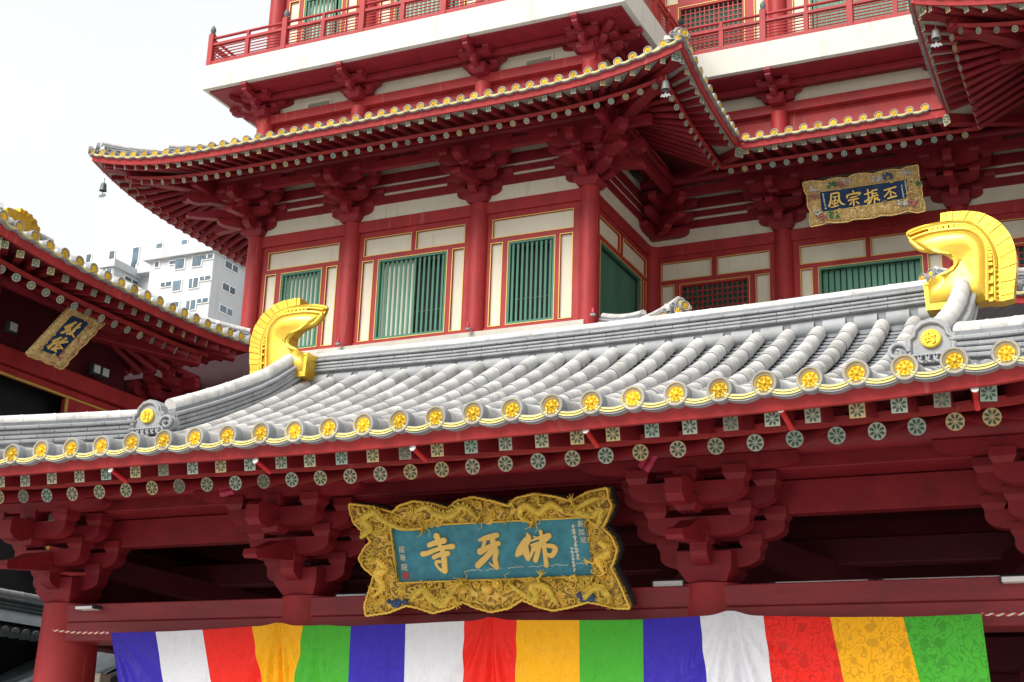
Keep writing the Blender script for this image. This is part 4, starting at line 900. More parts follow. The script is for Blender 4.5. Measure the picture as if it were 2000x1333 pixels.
DW = DXE-3.05
place('eave_purlin', MB().tube([(DXE-2.2, DY0+1.2, DZ-.03), (DXE-2.2, DY1-1.2, DZ-.03)], .15, 12).mesh('eave_purlin', 'red_deep'), drum)
DCY = [DY0+1.2, onX(300, 770, DW).y]
for y in DCY[1:]: 
    column(drum, DW, y, -1.6, DZ-1.52, .32); dougong(drum, (DW, y, DZ-1.52), (0, 1, 0), (1, 0, 0), .95)
dougong(drum, (DW, DCY[1], DZ-1.518), (-1, 0, 0), (0, 1, 0), .95)
boxp('frieze_board', drum, (DW-.05, (DY0+DY1)/2, DZ-.42), (.16, DL_-2, 1.6), 'red_dark')
boxp('side_wall', drum, (-24.2, 27.9, 4.3), (8.0, .3, 11.8), 'painted_shade')  # fill wall, the shade below the eave is put into its colour
boxp('side_beam', drum, (-21.2, 27.5, DZ-2.2), (5.0, .3, .5), 'red', .012)
boxp('tie_beam', drum, (DW+.06, (DY0+DCY[1])/2, DZ-1.32), (.36, DCY[1]-DY0, .36), 'red', .012); boxp('tie_beam', drum, (DW-.02, (DY0+DCY[1])/2, DZ-1.60), (.24, DCY[1]-DY0, .16), 'red', .012)
boxp('gilt_edge', drum, (DW+.09, (DY0+DCY[1])/2, DZ-1.71), (.06, DCY[1]-DY0, .045), 'trim')
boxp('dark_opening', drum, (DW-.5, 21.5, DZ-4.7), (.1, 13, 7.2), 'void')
gy = onX(123, 790, DW).y
boxp('door_frame', drum, (DW, gy+.75, DZ-3.72), (.2, 1.4, 4.0), 'red', .01); boxp('gilt_edge', drum, (DW+.1, gy, DZ-3.74), (.05, .05, 4.0), 'trim')
boxp('core_wall', drum, (DW-3.3, (DY0+DY1)/2, DZ-3), (4, DL_-5.6, 8), 'red_dark'); boxp('side_wall', drum, (DW-2, DCY[1]+.05, DZ-3.4), (4, .2, 6), 'red_dark'); boxp('ceiling', drum, (DW-2.5, (DY0+DY1)/2, DZ+.5), (6, DL_-3, .1), 'red_dark')
for (px, py, lab) in ((22, 640, 'square grey floodlight fixed to the dark frieze of the side pavilion'), (185, 722, 'pair of square floodlights on the beam below the vertical name board')):
    p = onX(px, py, DW+.32); l = root('floodlight', p, lab, 'floodlight'); nb = 1 if px < 100 else 2
    for k in range(nb):
        h = place('lamp_housing', MB().box((0, 0, 0), (.14, .26, .24), 0, .02).mesh('lamp_housing', 'dark_metal'), l, Matrix.Translation(p+V(0, .3*k, 0))); place('lamp_glass', MB().box((.075, 0, 0), (.02, .20, .18)).mesh('lamp_glass', 'lamp_glass'), l, Matrix.Translation(p+V(0, .3*k, 0)))
    place('arm', MB().tube([p, p+V(-.32, .1, -.02)], .025, 6).mesh('arm', 'dark_metal'), l)

# ================================================================== LOW SIDE ROOF (dark tiles behind the gate's corner column)
low = root('side_gallery', (-18.2, 19.5, -1.6), 'low gallery with dark grey tiled roof in shade, seen beside the corner column', 'gallery')
LXE = -17.2
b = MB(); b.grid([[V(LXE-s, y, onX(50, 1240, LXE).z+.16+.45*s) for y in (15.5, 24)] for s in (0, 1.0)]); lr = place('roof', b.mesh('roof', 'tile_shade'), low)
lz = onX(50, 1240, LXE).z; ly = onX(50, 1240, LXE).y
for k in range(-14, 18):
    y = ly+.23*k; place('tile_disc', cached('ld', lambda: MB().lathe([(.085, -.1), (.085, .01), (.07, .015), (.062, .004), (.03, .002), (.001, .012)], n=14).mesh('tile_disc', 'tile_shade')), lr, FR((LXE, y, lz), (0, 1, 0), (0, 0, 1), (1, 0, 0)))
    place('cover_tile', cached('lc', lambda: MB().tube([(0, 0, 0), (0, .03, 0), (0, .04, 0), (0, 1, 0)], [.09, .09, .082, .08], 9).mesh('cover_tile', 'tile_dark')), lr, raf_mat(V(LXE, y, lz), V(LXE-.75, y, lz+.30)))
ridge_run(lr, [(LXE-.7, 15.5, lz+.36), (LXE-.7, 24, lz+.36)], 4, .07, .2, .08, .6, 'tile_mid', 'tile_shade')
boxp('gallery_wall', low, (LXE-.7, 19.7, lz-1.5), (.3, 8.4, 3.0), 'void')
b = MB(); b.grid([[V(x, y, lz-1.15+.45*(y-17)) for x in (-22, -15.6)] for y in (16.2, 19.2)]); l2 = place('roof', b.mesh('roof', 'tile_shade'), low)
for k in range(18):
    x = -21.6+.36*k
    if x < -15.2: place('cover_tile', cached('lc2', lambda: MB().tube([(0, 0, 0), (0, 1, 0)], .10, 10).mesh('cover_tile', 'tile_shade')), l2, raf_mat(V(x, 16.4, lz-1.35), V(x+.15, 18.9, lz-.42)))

# ================================================================== APARTMENT BLOCK (far behind)
def z8(x, y): return (150+x/5.714, 440+y/5.714)
FY = 105.
apt = root('apartment_block', (-82, FY, -1.6), 'white stepped apartment block with dark windows far behind the temple', 'building')
ce = onY(*z8(1535, 300), FY); le = onY(*z8(880, 400), FY); zt = ce.z
def bx(nm, x0, x1, y0, y1, z0, z1): return boxp(nm, apt, ((x0+x1)/2, (y0+y1)/2, (z0+z1)/2), (x1-x0, y1-y0, z1-z0), 'building_white')
bx('wall', le.x-.6, ce.x, FY, FY+14, -1.6, zt)
bx('parapet', le.x-1.2, ce.x+.4, FY-.5, FY+14.4, zt, zt+1.1)
up0 = onY(*z8(0, 330), FY+6); up1 = onY(*z8(1400, 120), FY+6)
bx('wall', up0.x-30, up1.x+8, FY+6, FY+16, -1.6, up1.z)
l0 = onY(*z8(420, 470), FY+2); bx('wall', l0.x-14, l0.x, FY+2, FY+8, -1.6, l0.z); bx('parapet', l0.x-14.5, l0.x+.3, FY+1.6, FY+8, l0.z, l0.z+.8)
bx('wall', l0.x-1, le.x-.5, FY+7-.6, FY+9, -1.6, onY(*z8(700, 580), FY+6).z); bx('parapet', l0.x-1, le.x-.5, FY+5.0, FY+9, onY(*z8(700, 580), FY+6).z, onY(*z8(700, 535), FY+6).z)
bx('wall', ce.x-1, ce.x+22, FY+9, FY+16, -1.6, onY(*z8(1830, 420), FY+9).z+3)
def win(p0, p1, Y=None, X=None, mat='white_metal'):
    f = (lambda p: onY(*z8(*p), Y)) if Y else (lambda p: onX(*z8(*p), X)); a, c = f(p0), f(p1); m = (a+c)/2
    if Y: d = (abs(c.x-a.x), .1, abs(c.z-a.z)); o = V(0, -.1, 0)
    else: d = (.1, abs(c.y-a.y), abs(c.z-a.z)); o = V(.1, 0, 0)
    w = place('window', MB().box((0, 0, 0), (d[0]+.24*(Y is not None), d[1]+.24*(X is not None), d[2]+.24)).mesh('window', mat), apt, Matrix.Translation(m+o*.3)); place('pane', MB().box((0, 0, 0), d).mesh('pane', 'glass'), w, Matrix.Translation(m+o))
    if max(d[0], d[1]) > 1.0: place('mullion', MB().box((0, 0, 0), (.1, .14, d[2]) if Y else (.14, .1, d[2])).mesh('mullion', 'white_metal'), w, Matrix.Translation(m+o*1.3))
for a, c in (((1115, 390), (1195, 478)), ((1305, 360), (1385, 450)), ((1085, 630), (1158, 725)), ((1265, 605), (1350, 692)), ((1235, 850), (1320, 938)), ((1065, 870), (1130, 960)), ((1412, 345), (1520, 368)), ((1385, 582), (1495, 605)), ((1355, 832), (1465, 856)), ((950, 650), (1055, 675)), ((1045, 410), (1100, 430)), ((885, 420), (915, 465))): win(a, c, FY-.02)
for a, c in (((120, 335), (155, 410)), ((378, 300), (412, 415)), ((640, 260), (680, 420)), ((615, 430), (655, 500)), ((900, 215), (945, 335)), ((1180, 175), (1222, 298))): win(a, c, FY+5.98)
for a, c in (((300, 505), (390, 525)), ): win(a, c, FY+1.98)
win((535, 570), (668, 672), None, l0.x+.02); win((730, 585), (845, 690), FY+6.38, None, 'pink')
for a, c in (((1658, 400), (1780, 535)), ((1628, 645), (1748, 780)), ((1598, 890), (1718, 1020))):
    f0, f1 = onX(*z8(a[0], a[1]), ce.x), onX(*z8(c[0], c[1]), ce.x); win(a, c, None, ce.x+.02)
for a, c in (((1858, 470), (1900, 545)), ((1830, 690), (1872, 790)), ((1790, 935), (1842, 1045))): win(a, c, FY+8.98, None, 'pink')

# ================================================================== NAME BOARDS
def ribbon(b, P, N, lift, th, mi=0):
    """P: list of (Vector point on board, half width); chiselled stroke with round ends"""
    pts = []
    for i, (p, w) in enumerate(P):
        t = (P[min(i+1, len(P)-1)][0]-P[max(i-1, 0)][0]); t = t-N*t.dot(N); t.normalize(); s = N.cross(t); pts.append((p, t, s, w))
    Lp, Rp = [p+s*w for p, t, s, w in pts], [p-s*w for p, t, s, w in pts]
    p, t, s, w = pts[0]; st = [p+(s*math.cos(a)-t*math.sin(a))*w for a in np.linspace(0, math.pi, 6)][1:-1]
    p, t, s, w = pts[-1]; en = [p+(-s*math.cos(a)+t*math.sin(a))*w for a in np.linspace(0, math.pi, 6)][1:-1]
    for A_, B_ in zip(zip(Lp, Rp), zip(Lp[1:], Rp[1:])):
        q = [A_[0], B_[0], B_[1], A_[1]]; b.add([x+N*(lift+th) for x in q], [(0, 1, 2, 3)], mi)
        for u_, v_ in ((A_[0], B_[0]), (B_[1], A_[1])): b.add([u_+N*(lift+th), v_+N*(lift+th), v_, u_], [(0, 1, 2, 3)], mi)
    for cap in ([Lp[0]]+st+[Rp[0]], [Rp[-1]]+en+[Lp[-1]]):
        b.add([x+N*(lift+th) for x in cap], [list(range(len(cap)))], mi)
        for u_, v_ in zip(cap, cap[1:]): b.add([u_+N*(lift+th), v_+N*(lift+th), v_, u_], [(0, 1, 2, 3)], mi)
def smooth_stroke(st, k=5):
    if len(st) < 3: return st
    P = [Vector(s) for s in st]; out = []
    for i in range(len(P)-1):
        a, b_, c, d = P[max(i-1, 0)], P[i], P[i+1], P[min(i+2, len(P)-1)]
        for f in np.linspace(0, 1, k, endpoint=False): out.append(.5*((2*b_)+(c-a)*f+(2*a-5*b_+4*c-d)*f*f+(3*b_-a-3*c+d)*f**3))
    return [tuple(p) for p in out]+[tuple(P[-1])]
class Board:
    def __init__(s, rootobj, org, scale, p0, n):
        s.r, s.org, s.sc, s.p0, s.n = rootobj, org, scale, p0, n
    def w(s, p): return onP(s.org[0]+p[0]/s.sc, s.org[1]+p[1]/s.sc, s.p0, s.n)
    def char(s, strokes, mat='letter', th=.03, lift=.004, wk=1.18, name='character'):
        b = MB()
        for st in strokes:
            st = smooth_stroke(st); P = []
            for x, y, w in st: c = s.w((x, y)); P.append((c, wk*w*((s.w((x+10, y))-c).length)/10))
            ribbon(b, P, s.n, lift+random.random()*.003, th)
        return place(name, b.mesh(name, mat), s.r)
    def plate(s, name, pts, mat, front, th):
        P = [s.w(p)+s.n*front for p in pts]; n = len(P); b = MB(); B_ = [p-s.n*th for p in P]
        b.add(P, [list(range(n))]); b.add(B_, [list(range(n))[::-1]]); b.add(P+B_, [(i, (i+1) % n, n+(i+1) % n, n+i) for i in range(n)]); return place(name, b.mesh(name, mat), s.r)
    def edge(s, name, pts, r, mat, front=0.):
        return place(name, MB().tube([s.w(p)+s.n*front for p in pts+[pts[0]]], r, 7).mesh(name, mat), s.r)
def scallop(corners, k=5, amp=4.):
    """closed outline through the traced points with the small beaded scallops of the carved edge"""
    P = corners+[corners[0]]; out = []
    for a, c in zip(P, P[1:]):
        L = math.hypot(c[0]-a[0], c[1]-a[1]); n = max(1, int(L/ (k*6))); nx_, ny_ = (c[1]-a[1])/L, -(c[0]-a[0])/L
        for i in range(n):
            for f in (0, .25, .5, .75): t = (i+f)/n; o = amp*math.sin(math.pi*f); out.append((a[0]+(c[0]-a[0])*t+nx_*o, a[1]+(c[1]-a[1])*t+ny_*o))
    return out
def inframe(p, q):
    ins = False; n = len(q)
    for i in range(n):
        a, c = q[i], q[(i+1) % n]
        if (a[1] > p[1]) != (c[1] > p[1]) and p[0] < (c[0]-a[0])*(p[1]-a[1])/(c[1]-a[1])+a[0]: ins = not ins
    return ins
def carving(bd, outer, inner, count, r, mats, name='carving', seed=1, front=.0):
    """scrolls, clouds and coils carved on the frame"""
    R = random.Random(seed); xs = [p[0] for p in outer]; ys = [p[1] for p in outer]; b = MB(); k = 0; it = 0
    while k < count and it < count*40:
        it += 1; p = (R.uniform(min(xs), max(xs)), R.uniform(min(ys), max(ys))); rr = r*R.uniform(.6, 1.3)
        if not inframe(p, outer) or inframe(p, inner): continue
        if any(not inframe((p[0]+dx*rr, p[1]+dy*rr), outer) for dx, dy in ((1, 0), (-1, 0), (0, 1), (0, -1))): continue
        a0, sgn, tr = R.uniform(0, 6.28), R.choice((-1, 1)), R.uniform(1.2, 2.3); sp = []; rad = []
        px = (bd.w((p[0]+10, p[1]))-bd.w(p)).length/10
        for j in range(13):
            t = j/12; a = a0+sgn*t*tr*2*math.pi; q = rr*(1-t*.85); sp.append(bd.w((p[0]+q*math.cos(a), p[1]+q*math.sin(a)))+bd.n*(front+.012*t)); rad.append(px*rr*.19*(1-.5*t))
        b.tube(sp, rad, 5, R.randrange(len(mats)) if R.random() < .8 else 0); k += 1
    return place(name, b.mesh(name, mats), bd.r, None, 'stuff')
def coil(bd, pts, w, mat, name='dragon', front=.02, legs=True):
    w *= 1.35
    """carved dragon body following a traced line, with back fins and claws"""
    P = catmull(pts, 44); px = (bd.w((P[0][0]+10, P[0][1]))-bd.w(P[0])).length/10; W = [bd.w(p)+bd.n*(front+.012*math.sin(i*.5)) for i, p in enumerate(P)]
    rad = [px*w*(.35+.65*math.sin(math.pi*min(1, (i+4)/46))) for i in range(len(P))]; b = MB().tube(W, rad, 8)
    for i in range(2, len(W)-2, 2):
        t = (W[i+1]-W[i-1]).normalized(); s_ = bd.n.cross(t); c = W[i]+s_*rad[i]*.8+bd.n*rad[i]*.5; b.add([c-t*rad[i]*.5, c+t*rad[i]*.5, c+s_*rad[i]*.9+bd.n*rad[i]*.4], [(0, 1, 2)])
    if legs:
        for i in (12, 30):
            t = (W[i+1]-W[i-1]).normalized(); s_ = -bd.n.cross(t); e = W[i]+s_*rad[i]*3+bd.n*.02
            b.tube([W[i], W[i].lerp(e, .6)+t*rad[i], e], [rad[i]*.6, rad[i]*.4, rad[i]*.3], 6)
            for a in (-.9, -.3, .3, .9): d = (s_*math.cos(a)+t*math.sin(a)); b.tube([e, e+d*rad[i]*1.2+bd.n*.01, e+d*rad[i]*1.9-bd.n*.005], [rad[i]*.22, rad[i]*.18, rad[i]*.05], 5)
        h = W[-1]; b.lathe([(px*w*1.15, 0), (px*w*1.0, .02), (px*w*.5, .05), (.001, .06)], tuple(h), 'y', 9)
        t = (W[-1]-W[-3]).normalized(); s_ = bd.n.cross(t)
        for q in (-1, 1): b.tube([h, h+s_*q*px*w*1.2+bd.n*.03, h+s_*q*px*w*2.0-t*px*w+bd.n*.05], [.012, .008, .003], 5); b.tube([h+t*px*w, h+t*px*w*2+s_*q*px*w*.7+bd.n*.02, h+t*px*w*1.6+s_*q*px*w*2.2], [.006, .005, .002], 5)
    return place(name, b.mesh(name, mat), bd.r)
# --- main board
tl_ = math.radians(16); nP = V(0, -math.cos(tl_), -math.sin(tl_)); p0 = onY(930, 1150, 15.45)
mb = root('name_board', p0, 'large teal name board with three gold characters in a carved gilt dragon frame', 'sign')
B1 = Board(mb, (650, 866), 2.8543, p0, nP)
PANEL = [(330, 465), (1415, 410), (1468, 737), (372, 777)]
FRAME = [(105, 338), (225, 352), (345, 385), (380, 348), (460, 323), (560, 335), (655, 362), (700, 322), (790, 299), (900, 322), (992, 350), (1030, 306), (1130, 282), (1240, 296), (1338, 322), (1430, 272), (1537, 249), (1542, 300), (1562, 348), (1535, 420), (1510, 468), (1560, 520), (1590, 590), (1575, 650), (1557, 690), (1600, 770), (1630, 840), (1662, 916), (1590, 915), (1500, 893), (1430, 880), (1330, 910), (1238, 928), (1150, 905), (1065, 868), (990, 915), (890, 936), (800, 910), (735, 880), (670, 915), (568, 942), (480, 912), (420, 900), (320, 940), (197, 957), (190, 900), (232, 770), (240, 735), (185, 690), (158, 640), (190, 580), (225, 545), (190, 500), (130, 440), (110, 380)]
B1.plate('panel', [(p[0], p[1]) for p in PANEL], 'plaque_blue', .004, .06)
fr_o = scallop(FRAME, 4, 3.0)
def frame_mesh(bd, outer, inner, front, th, mat, name='frame', cen=None):
    """flat frame between the scalloped outline and the panel opening"""
    n = len(outer); c = (sum(p[0] for p in inner)/4, sum(p[1] for p in inner)/4); b = MB(); In = []
    for p in outer:                                            # project every outline point towards the opening
        best = None
        for i in range(4):
            a, d = inner[i], inner[(i+1) % 4]; ux, uy = d[0]-a[0], d[1]-a[1]; t = max(0, min(1, ((p[0]-a[0])*ux+(p[1]-a[1])*uy)/(ux*ux+uy*uy))); q = (a[0]+ux*t, a[1]+uy*t); e = (q[0]-p[0])**2+(q[1]-p[1])**2
            if best is None or e < best[0]: best = (e, q)
        In.append(best[1])
    O_ = [bd.w(p)+bd.n*front for p in outer]; Mi = [bd.w((p[0]*.5+q[0]*.5, p[1]*.5+q[1]*.5))+bd.n*(front+.03) for p, q in zip(outer, In)]; I_ = [bd.w(q)+bd.n*front for q in In]; Bk = [p-bd.n*th for p in O_]; Ib = [p-bd.n*(front) for p in I_]
    b.grid([L+[L[0]] for L in (Bk, O_, Mi, I_, Ib)], 0, True); return place(name, b.mesh(name, mat), bd.r)
frame_mesh(B1, fr_o, PANEL, .045, .10, 'carved_gold')
B1.edge('rim', fr_o, .016, 'gold', .052); B1.edge('panel_rim', PANEL, .013, 'gold', .05)
B1.plate('backing_board', [(p[0]+14, p[1]-8) for p in FRAME], 'dark_metal', -.06, .09)
carving(B1, FRAME, PANEL, 330, 19, ['gold', 'gold', 'carve_olive'], seed=3, front=.075)
carving(B1, FRAME, PANEL, 260, 9, ['gold', 'carve_olive'], seed=13, front=.075)
for pts, m in (([(180, 520), (230, 470), (190, 420), (250, 380), (300, 420), (400, 470), (520, 470)], 'carve_olive'), ([(480, 380), (540, 350), (600, 390), (680, 400), (740, 350), (790, 380), (830, 420)], 'carve_olive'), ([(1300, 370), (1230, 330), (1170, 380), (1090, 340), (1060, 400), (1130, 440)], 'carve_olive'), ([(1500, 300), (1440, 320), (1380, 370), (1460, 400), (1510, 360), (1490, 450), (1440, 420)], 'carve_olive'), ([(270, 640), (310, 700), (260, 720), (300, 790), (250, 850)], 'gold'), ([(460, 870), (520, 810), (570, 860), (640, 890), (700, 800), (740, 770)], 'carve_olive'), ([(1260, 880), (1210, 800), (1130, 790), (1150, 860), (1070, 830), (1000, 770)], 'carve_olive'), ([(1500, 540), (1550, 600), (1490, 640), (1530, 720)], 'gold'), ([(1420, 860), (1480, 800), (1540, 830), (1560, 880)], 'carve_olive')): coil(B1, pts, 15, m, front=.095)
for (cx_, cy_, mm) in ((370, 880, 'carve_blue'), (1420, 850, 'carve_blue')):
    cl = MB()
    for k in range(12): q = B1.w((cx_+random.uniform(-50, 50), cy_+random.uniform(-16, 16)))+nP*.08; cl.lathe([(.035, .02), (.03, -.01), (.001, -.035)], tuple(q), 'y', 8)
    place('cloud', cl.mesh('cloud', mm), mb)
bq = B1.w((875, 805))+nP*.09; place('flaming_pearl', MB().lathe([(.07, .03), (.062, -.02), (.035, -.055), (.001, -.066)], tuple(bq), 'y', 16).mesh('flaming_pearl', 'gold'), mb)
C1 = Board(mb, (810, 1020), 6.6667, p0, nP)
C1.char([[(205, 297, 24), (290, 265, 26), (395, 238, 30)], [(298, 180, 32), (325, 240, 26), (340, 300, 22)], [(120, 412, 26), (180, 402, 24), (300, 355, 20), (420, 325, 22), (505, 315, 28)], [(265, 455, 22), (350, 420, 22), (445, 405, 26)], [(370, 330, 24), (390, 430, 28), (400, 540, 30), (410, 635, 28)], [(410, 645, 20), (340, 605, 13), (298, 555, 13), (302, 515, 18), (345, 512, 15)]])
C1.char([[(855, 232, 13), (940, 205, 26), (1080, 168, 28)], [(925, 230, 18), (915, 290, 18), (900, 350, 22)], [(868, 380, 34), (940, 345, 28), (1030, 300, 24), (1102, 275, 26)], [(1030, 210, 26), (1045, 320, 34), (1072, 385, 28), (1060, 470, 26), (1080, 575, 27)], [(1040, 350, 26), (940, 460, 30), (840, 558, 32)], [(1075, 592, 16), (1020, 555, 10), (988, 525, 6)]])
C1.char([[(1480, 145, 8), (1492, 205, 34), (1445, 280, 42), (1385, 375, 42), (1345, 425, 20)], [(1455, 310, 30), (1465, 400, 36), (1492, 480, 20)], [(1535, 240, 9), (1620, 205, 15), (1760, 170, 26)], [(1765, 178, 24), (1700, 245, 17), (1600, 278, 15), (1532, 300, 12)], [(1545, 335, 12), (1640, 312, 17), (1780, 306, 22), (1845, 345, 27), (1795, 435, 25), (1720, 400, 13)], [(1652, 118, 18), (1665, 200, 14), (1640, 300, 22), (1588, 490, 28)], [(1702, 190, 14), (1700, 320, 22), (1715, 450, 22), (1728, 560, 25)], [(1560, 180, 5), (1612, 205, 9)], [(1548, 330, 11), (1535, 410, 16), (1495, 470, 17)], [(1530, 400, 14), (1605, 330, 14)]])
def textmesh(body, size):
    c = bpy.data.curves.new('inscription', 'FONT'); c.body = body; c.size = size; c.align_x = 'CENTER'; c.extrude = .004; c.resolution_u = 3
    o = bpy.data.objects.new('tmp', c); COL.objects.link(o); dg_ = bpy.context.evaluated_depsgraph_get(); me = bpy.data.meshes.new_from_object(o.evaluated_get(dg_)); bpy.data.objects.remove(o); return me
def writing(bd, chars, mat, size_px):
    for ch, p in chars:
        c = bd.w(p); px = (bd.w((p[0]+10, p[1]))-bd.w((p[0], p[1]))); x = (px-bd.n*px.dot(bd.n)).normalized(); k = px.length/10; y = bd.n.cross(x); y = y if y.z > 0 else -y
        me = textmesh(ch, size_px*k); me.materials.clear(); me.materials.append(MATS[mat]); place('inscription', me, bd.r, FR(c+bd.n*.012-y*(size_px*k*.38), x, y, bd.n))
D1 = Board(mb, (1090, 1000), 10.25, p0, nP); D2 = Board(mb, (760, 1040), 13.33, p0, nP)
writing(D1, (('新', (458, 240)), ('加', (475, 400)), ('坡', (512, 558))), 'letter_white', 135)
writing(D2, (('龍', (345, 440)), ('華', (372, 660)), ('院', (412, 905))), 'letter_white', 165)
R_ = random.Random(5)
def tiny(bd, pts, sz, mat='letter_white'):
    """fine inscription too small to read: little clusters of strokes"""
    for (x, y) in pts:
        st = []
        for k in range(5): a, l = R_.choice((0, .1, 1.5, 1.6, .8, -.8)), sz*R_.uniform(.35, .6); cx_, cy_ = x+R_.uniform(-.3, .3)*sz, y+R_.uniform(-.3, .3)*sz; st.append([(cx_-l*math.cos(a), cy_-l*math.sin(a), sz*.09), (cx_+l*math.cos(a), cy_+l*math.sin(a), sz*.09)])
        bd.char(st, mat, .004, .004, name='fine_inscription')
tiny(D1, [(305+9.5*k, 290+64*k) for k in range(11)], 55); tiny(D1, [(278+9*k, 735+70*k) for k in range(7)], 50)
B1.char([[(x, 712-42*(x-735)/665+R_.uniform(-5, 5), .9) for x in range(735+g_*120, 735+g_*120+R_.randrange(70, 110), 9)] for g_ in range(6)], 'letter_white', .002, .003, name='painted_shore')
D2.plate('seal', [(345, 1045), (515, 1040), (535, 1215), (365, 1225)], 'seal_red', .010, .006)
# --- board on the recessed centre of the hall
tl_ = math.radians(24); nR = V(0, -math.cos(tl_), -math.sin(tl_)); p1 = onY(1690, 400, 39.75)
rb = root('name_board', p1, 'navy board with four gold characters in a pale gilt floral frame, hung on the hall', 'sign')
B2 = Board(rb, (1560, 320), 7.6923, p1, nR)
P2 = [(310, 425), (1615, 235), (1665, 520), (350, 735)]
F2 = [(65, 290), (180, 265), (260, 262), (380, 272), (470, 235), (600, 215), (740, 222), (800, 175), (930, 150), (1040, 148), (1110, 165), (1200, 130), (1330, 100), (1440, 90), (1520, 100), (1620, 55), (1790, 25), (1800, 120), (1810, 260), (1850, 310), (1845, 400), (1860, 450), (1850, 520), (1890, 580), (1900, 710), (1780, 735), (1640, 708), (1540, 740), (1400, 775), (1240, 772), (1140, 808), (1020, 825), (840, 830), (740, 870), (560, 885), (440, 872), (350, 915), (185, 945), (170, 840), (180, 720), (140, 640), (135, 560), (130, 460), (100, 440), (85, 360)]
B2.plate('panel', P2, 'plaque_navy', .004, .1); fr2 = scallop(F2, 7, 6); frame_mesh(B2, fr2, P2, .02, .12, 'carved_pale'); B2.edge('rim', fr2, .02, 'gold_old', .03); B2.edge('panel_rim', P2, .014, 'gold_old', .03)
carving(B2, F2, P2, 220, 32, ['gold_old', 'carved_pale', 'gold_old'], seed=9, front=.05)
for (cx_, cy_, mm, n_) in ((500, 320, 'carve_green', 10), (660, 310, 'carve_pink', 14), (720, 270, 'carve_white', 10), (240, 500, 'carve_pink', 16), (250, 380, 'carve_white', 12), (1200, 220, 'carve_white', 14), (1350, 190, 'carve_blue', 12), (1620, 120, 'carve_white', 12), (1780, 280, 'carve_green', 6), (1720, 590, 'carve_pink', 14), (1570, 590, 'carve_white', 16), (360, 800, 'carve_pink', 12), (290, 740, 'carve_white', 8), (530, 760, 'carve_green', 14), (1720, 430, 'gold_old', 10)):
    cl = MB()
    for k in range(n_):
        c = (cx_+R_.uniform(-75, 75), cy_+R_.uniform(-42, 42)); a = R_.uniform(0, 6.28); q = [B2.w((c[0]+28*t*math.cos(a+t), c[1]+28*t*math.sin(a+t)))+nR*(.10+.03*math.sin(3*t)) for t in np.linspace(-1, 1, 5)]; cl.tube(q, [.006, .02, .026, .02, .006], 5)
    place('carved_flower', cl.mesh('carved_flower', mm), rb)
S1 = [[(492, 455, 12), (485, 560, 12), (462, 640, 15)], [(490, 460, 12), (600, 440, 13), (612, 540, 13), (650, 600, 13), (690, 612, 9)], [(520, 503, 9), (585, 490, 9)], [(548, 510, 9), (545, 640, 10)], [(510, 565, 9), (582, 548, 9), (586, 590, 9), (512, 605, 9), (510, 565, 8)], [(495, 655, 9), (560, 640, 9), (600, 625, 9)]]
S2 = [[(820, 415, 13), (832, 445, 11)], [(735, 512, 13), (742, 472, 13), (920, 438, 14), (900, 470, 10)], [(785, 510, 10), (872, 490, 11)], [(755, 552, 13), (895, 522, 13)], [(830, 545, 11), (832, 625, 13)], [(800, 575, 9), (778, 612, 13)], [(868, 570, 9), (905, 597, 13)]]
S3 = [[(1040, 390, 11), (1052, 500, 12), (1062, 598, 12), (1032, 580, 7)], [(995, 462, 11), (1092, 428, 11)], [(998, 572, 13), (1092, 505, 8)], [(1105, 408, 11), (1175, 390, 13)], [(1108, 410, 11), (1108, 500, 11), (1080, 582, 10)], [(1125, 450, 9), (1175, 440, 9)], [(1112, 490, 10), (1192, 470, 11)], [(1142, 490, 9), (1142, 592, 11)], [(1150, 515, 9), (1212, 545, 15)], [(1195, 500, 8), (1160, 535, 8)]]
S4 = [[(1290, 398, 12), (1372, 375, 12), (1458, 350, 15)], [(1372, 380, 11), (1342, 440, 11), (1292, 497, 10)], [(1378, 400, 11), (1392, 500, 12)], [(1402, 422, 8), (1455, 450, 13)], [(1345, 522, 13), (1470, 486, 15)]]
for S_ in (S1, S2, S3, S4): B2.char(S_, 'letter', .04, .01, .95)
tiny(B2, [(365+5*k, 460+27*k) for k in range(9)], 20); tiny(B2, [(1545+4*k, 330+24*k) for k in range(8)], 20); tiny(B2, [(1600+4*k, 275+24*k) for k in range(10)], 20)
# --- vertical board on the pavilion
tv = math.radians(27); nD = V(math.cos(tv), 0, -math.sin(tv)); p2 = onX(130, 660, DXE-1.55)
db = root('name_board', p2, 'small upright blue board with two gold characters in a scalloped frame under pavilion eaves', 'sign')
B3 = Board(db, (40, 590), 9.522, p2, nD)
P3 = [(945, 235), (1290, 378), (690, 1020), (350, 885)]
F3 = [(940, 90), (1130, 165), (1200, 210), (1370, 290), (1420, 310), (1578, 370), (1500, 460), (1420, 510), (1380, 590), (1260, 690), (1220, 760), (1060, 890), (1040, 950), (940, 1040), (880, 1090), (870, 1150), (760, 1245), (680, 1225), (590, 1160), (480, 1140), (370, 1070), (260, 1050), (115, 985), (180, 910), (320, 760), (500, 565), (690, 360), (850, 190)]
B3.plate('panel', P3, 'plaque_navy', .004, .05); fr3 = scallop(F3, 10, 8); frame_mesh(B3, fr3, P3, .015, .08, 'carved_pale'); B3.edge('rim', fr3, .012, 'gold_old', .02); B3.edge('panel_rim', P3, .008, 'gold_old', .02)
carving(B3, F3, P3, 90, 34, ['gold_old', 'carved_pale', 'carve_pink'], seed=4, front=.03)
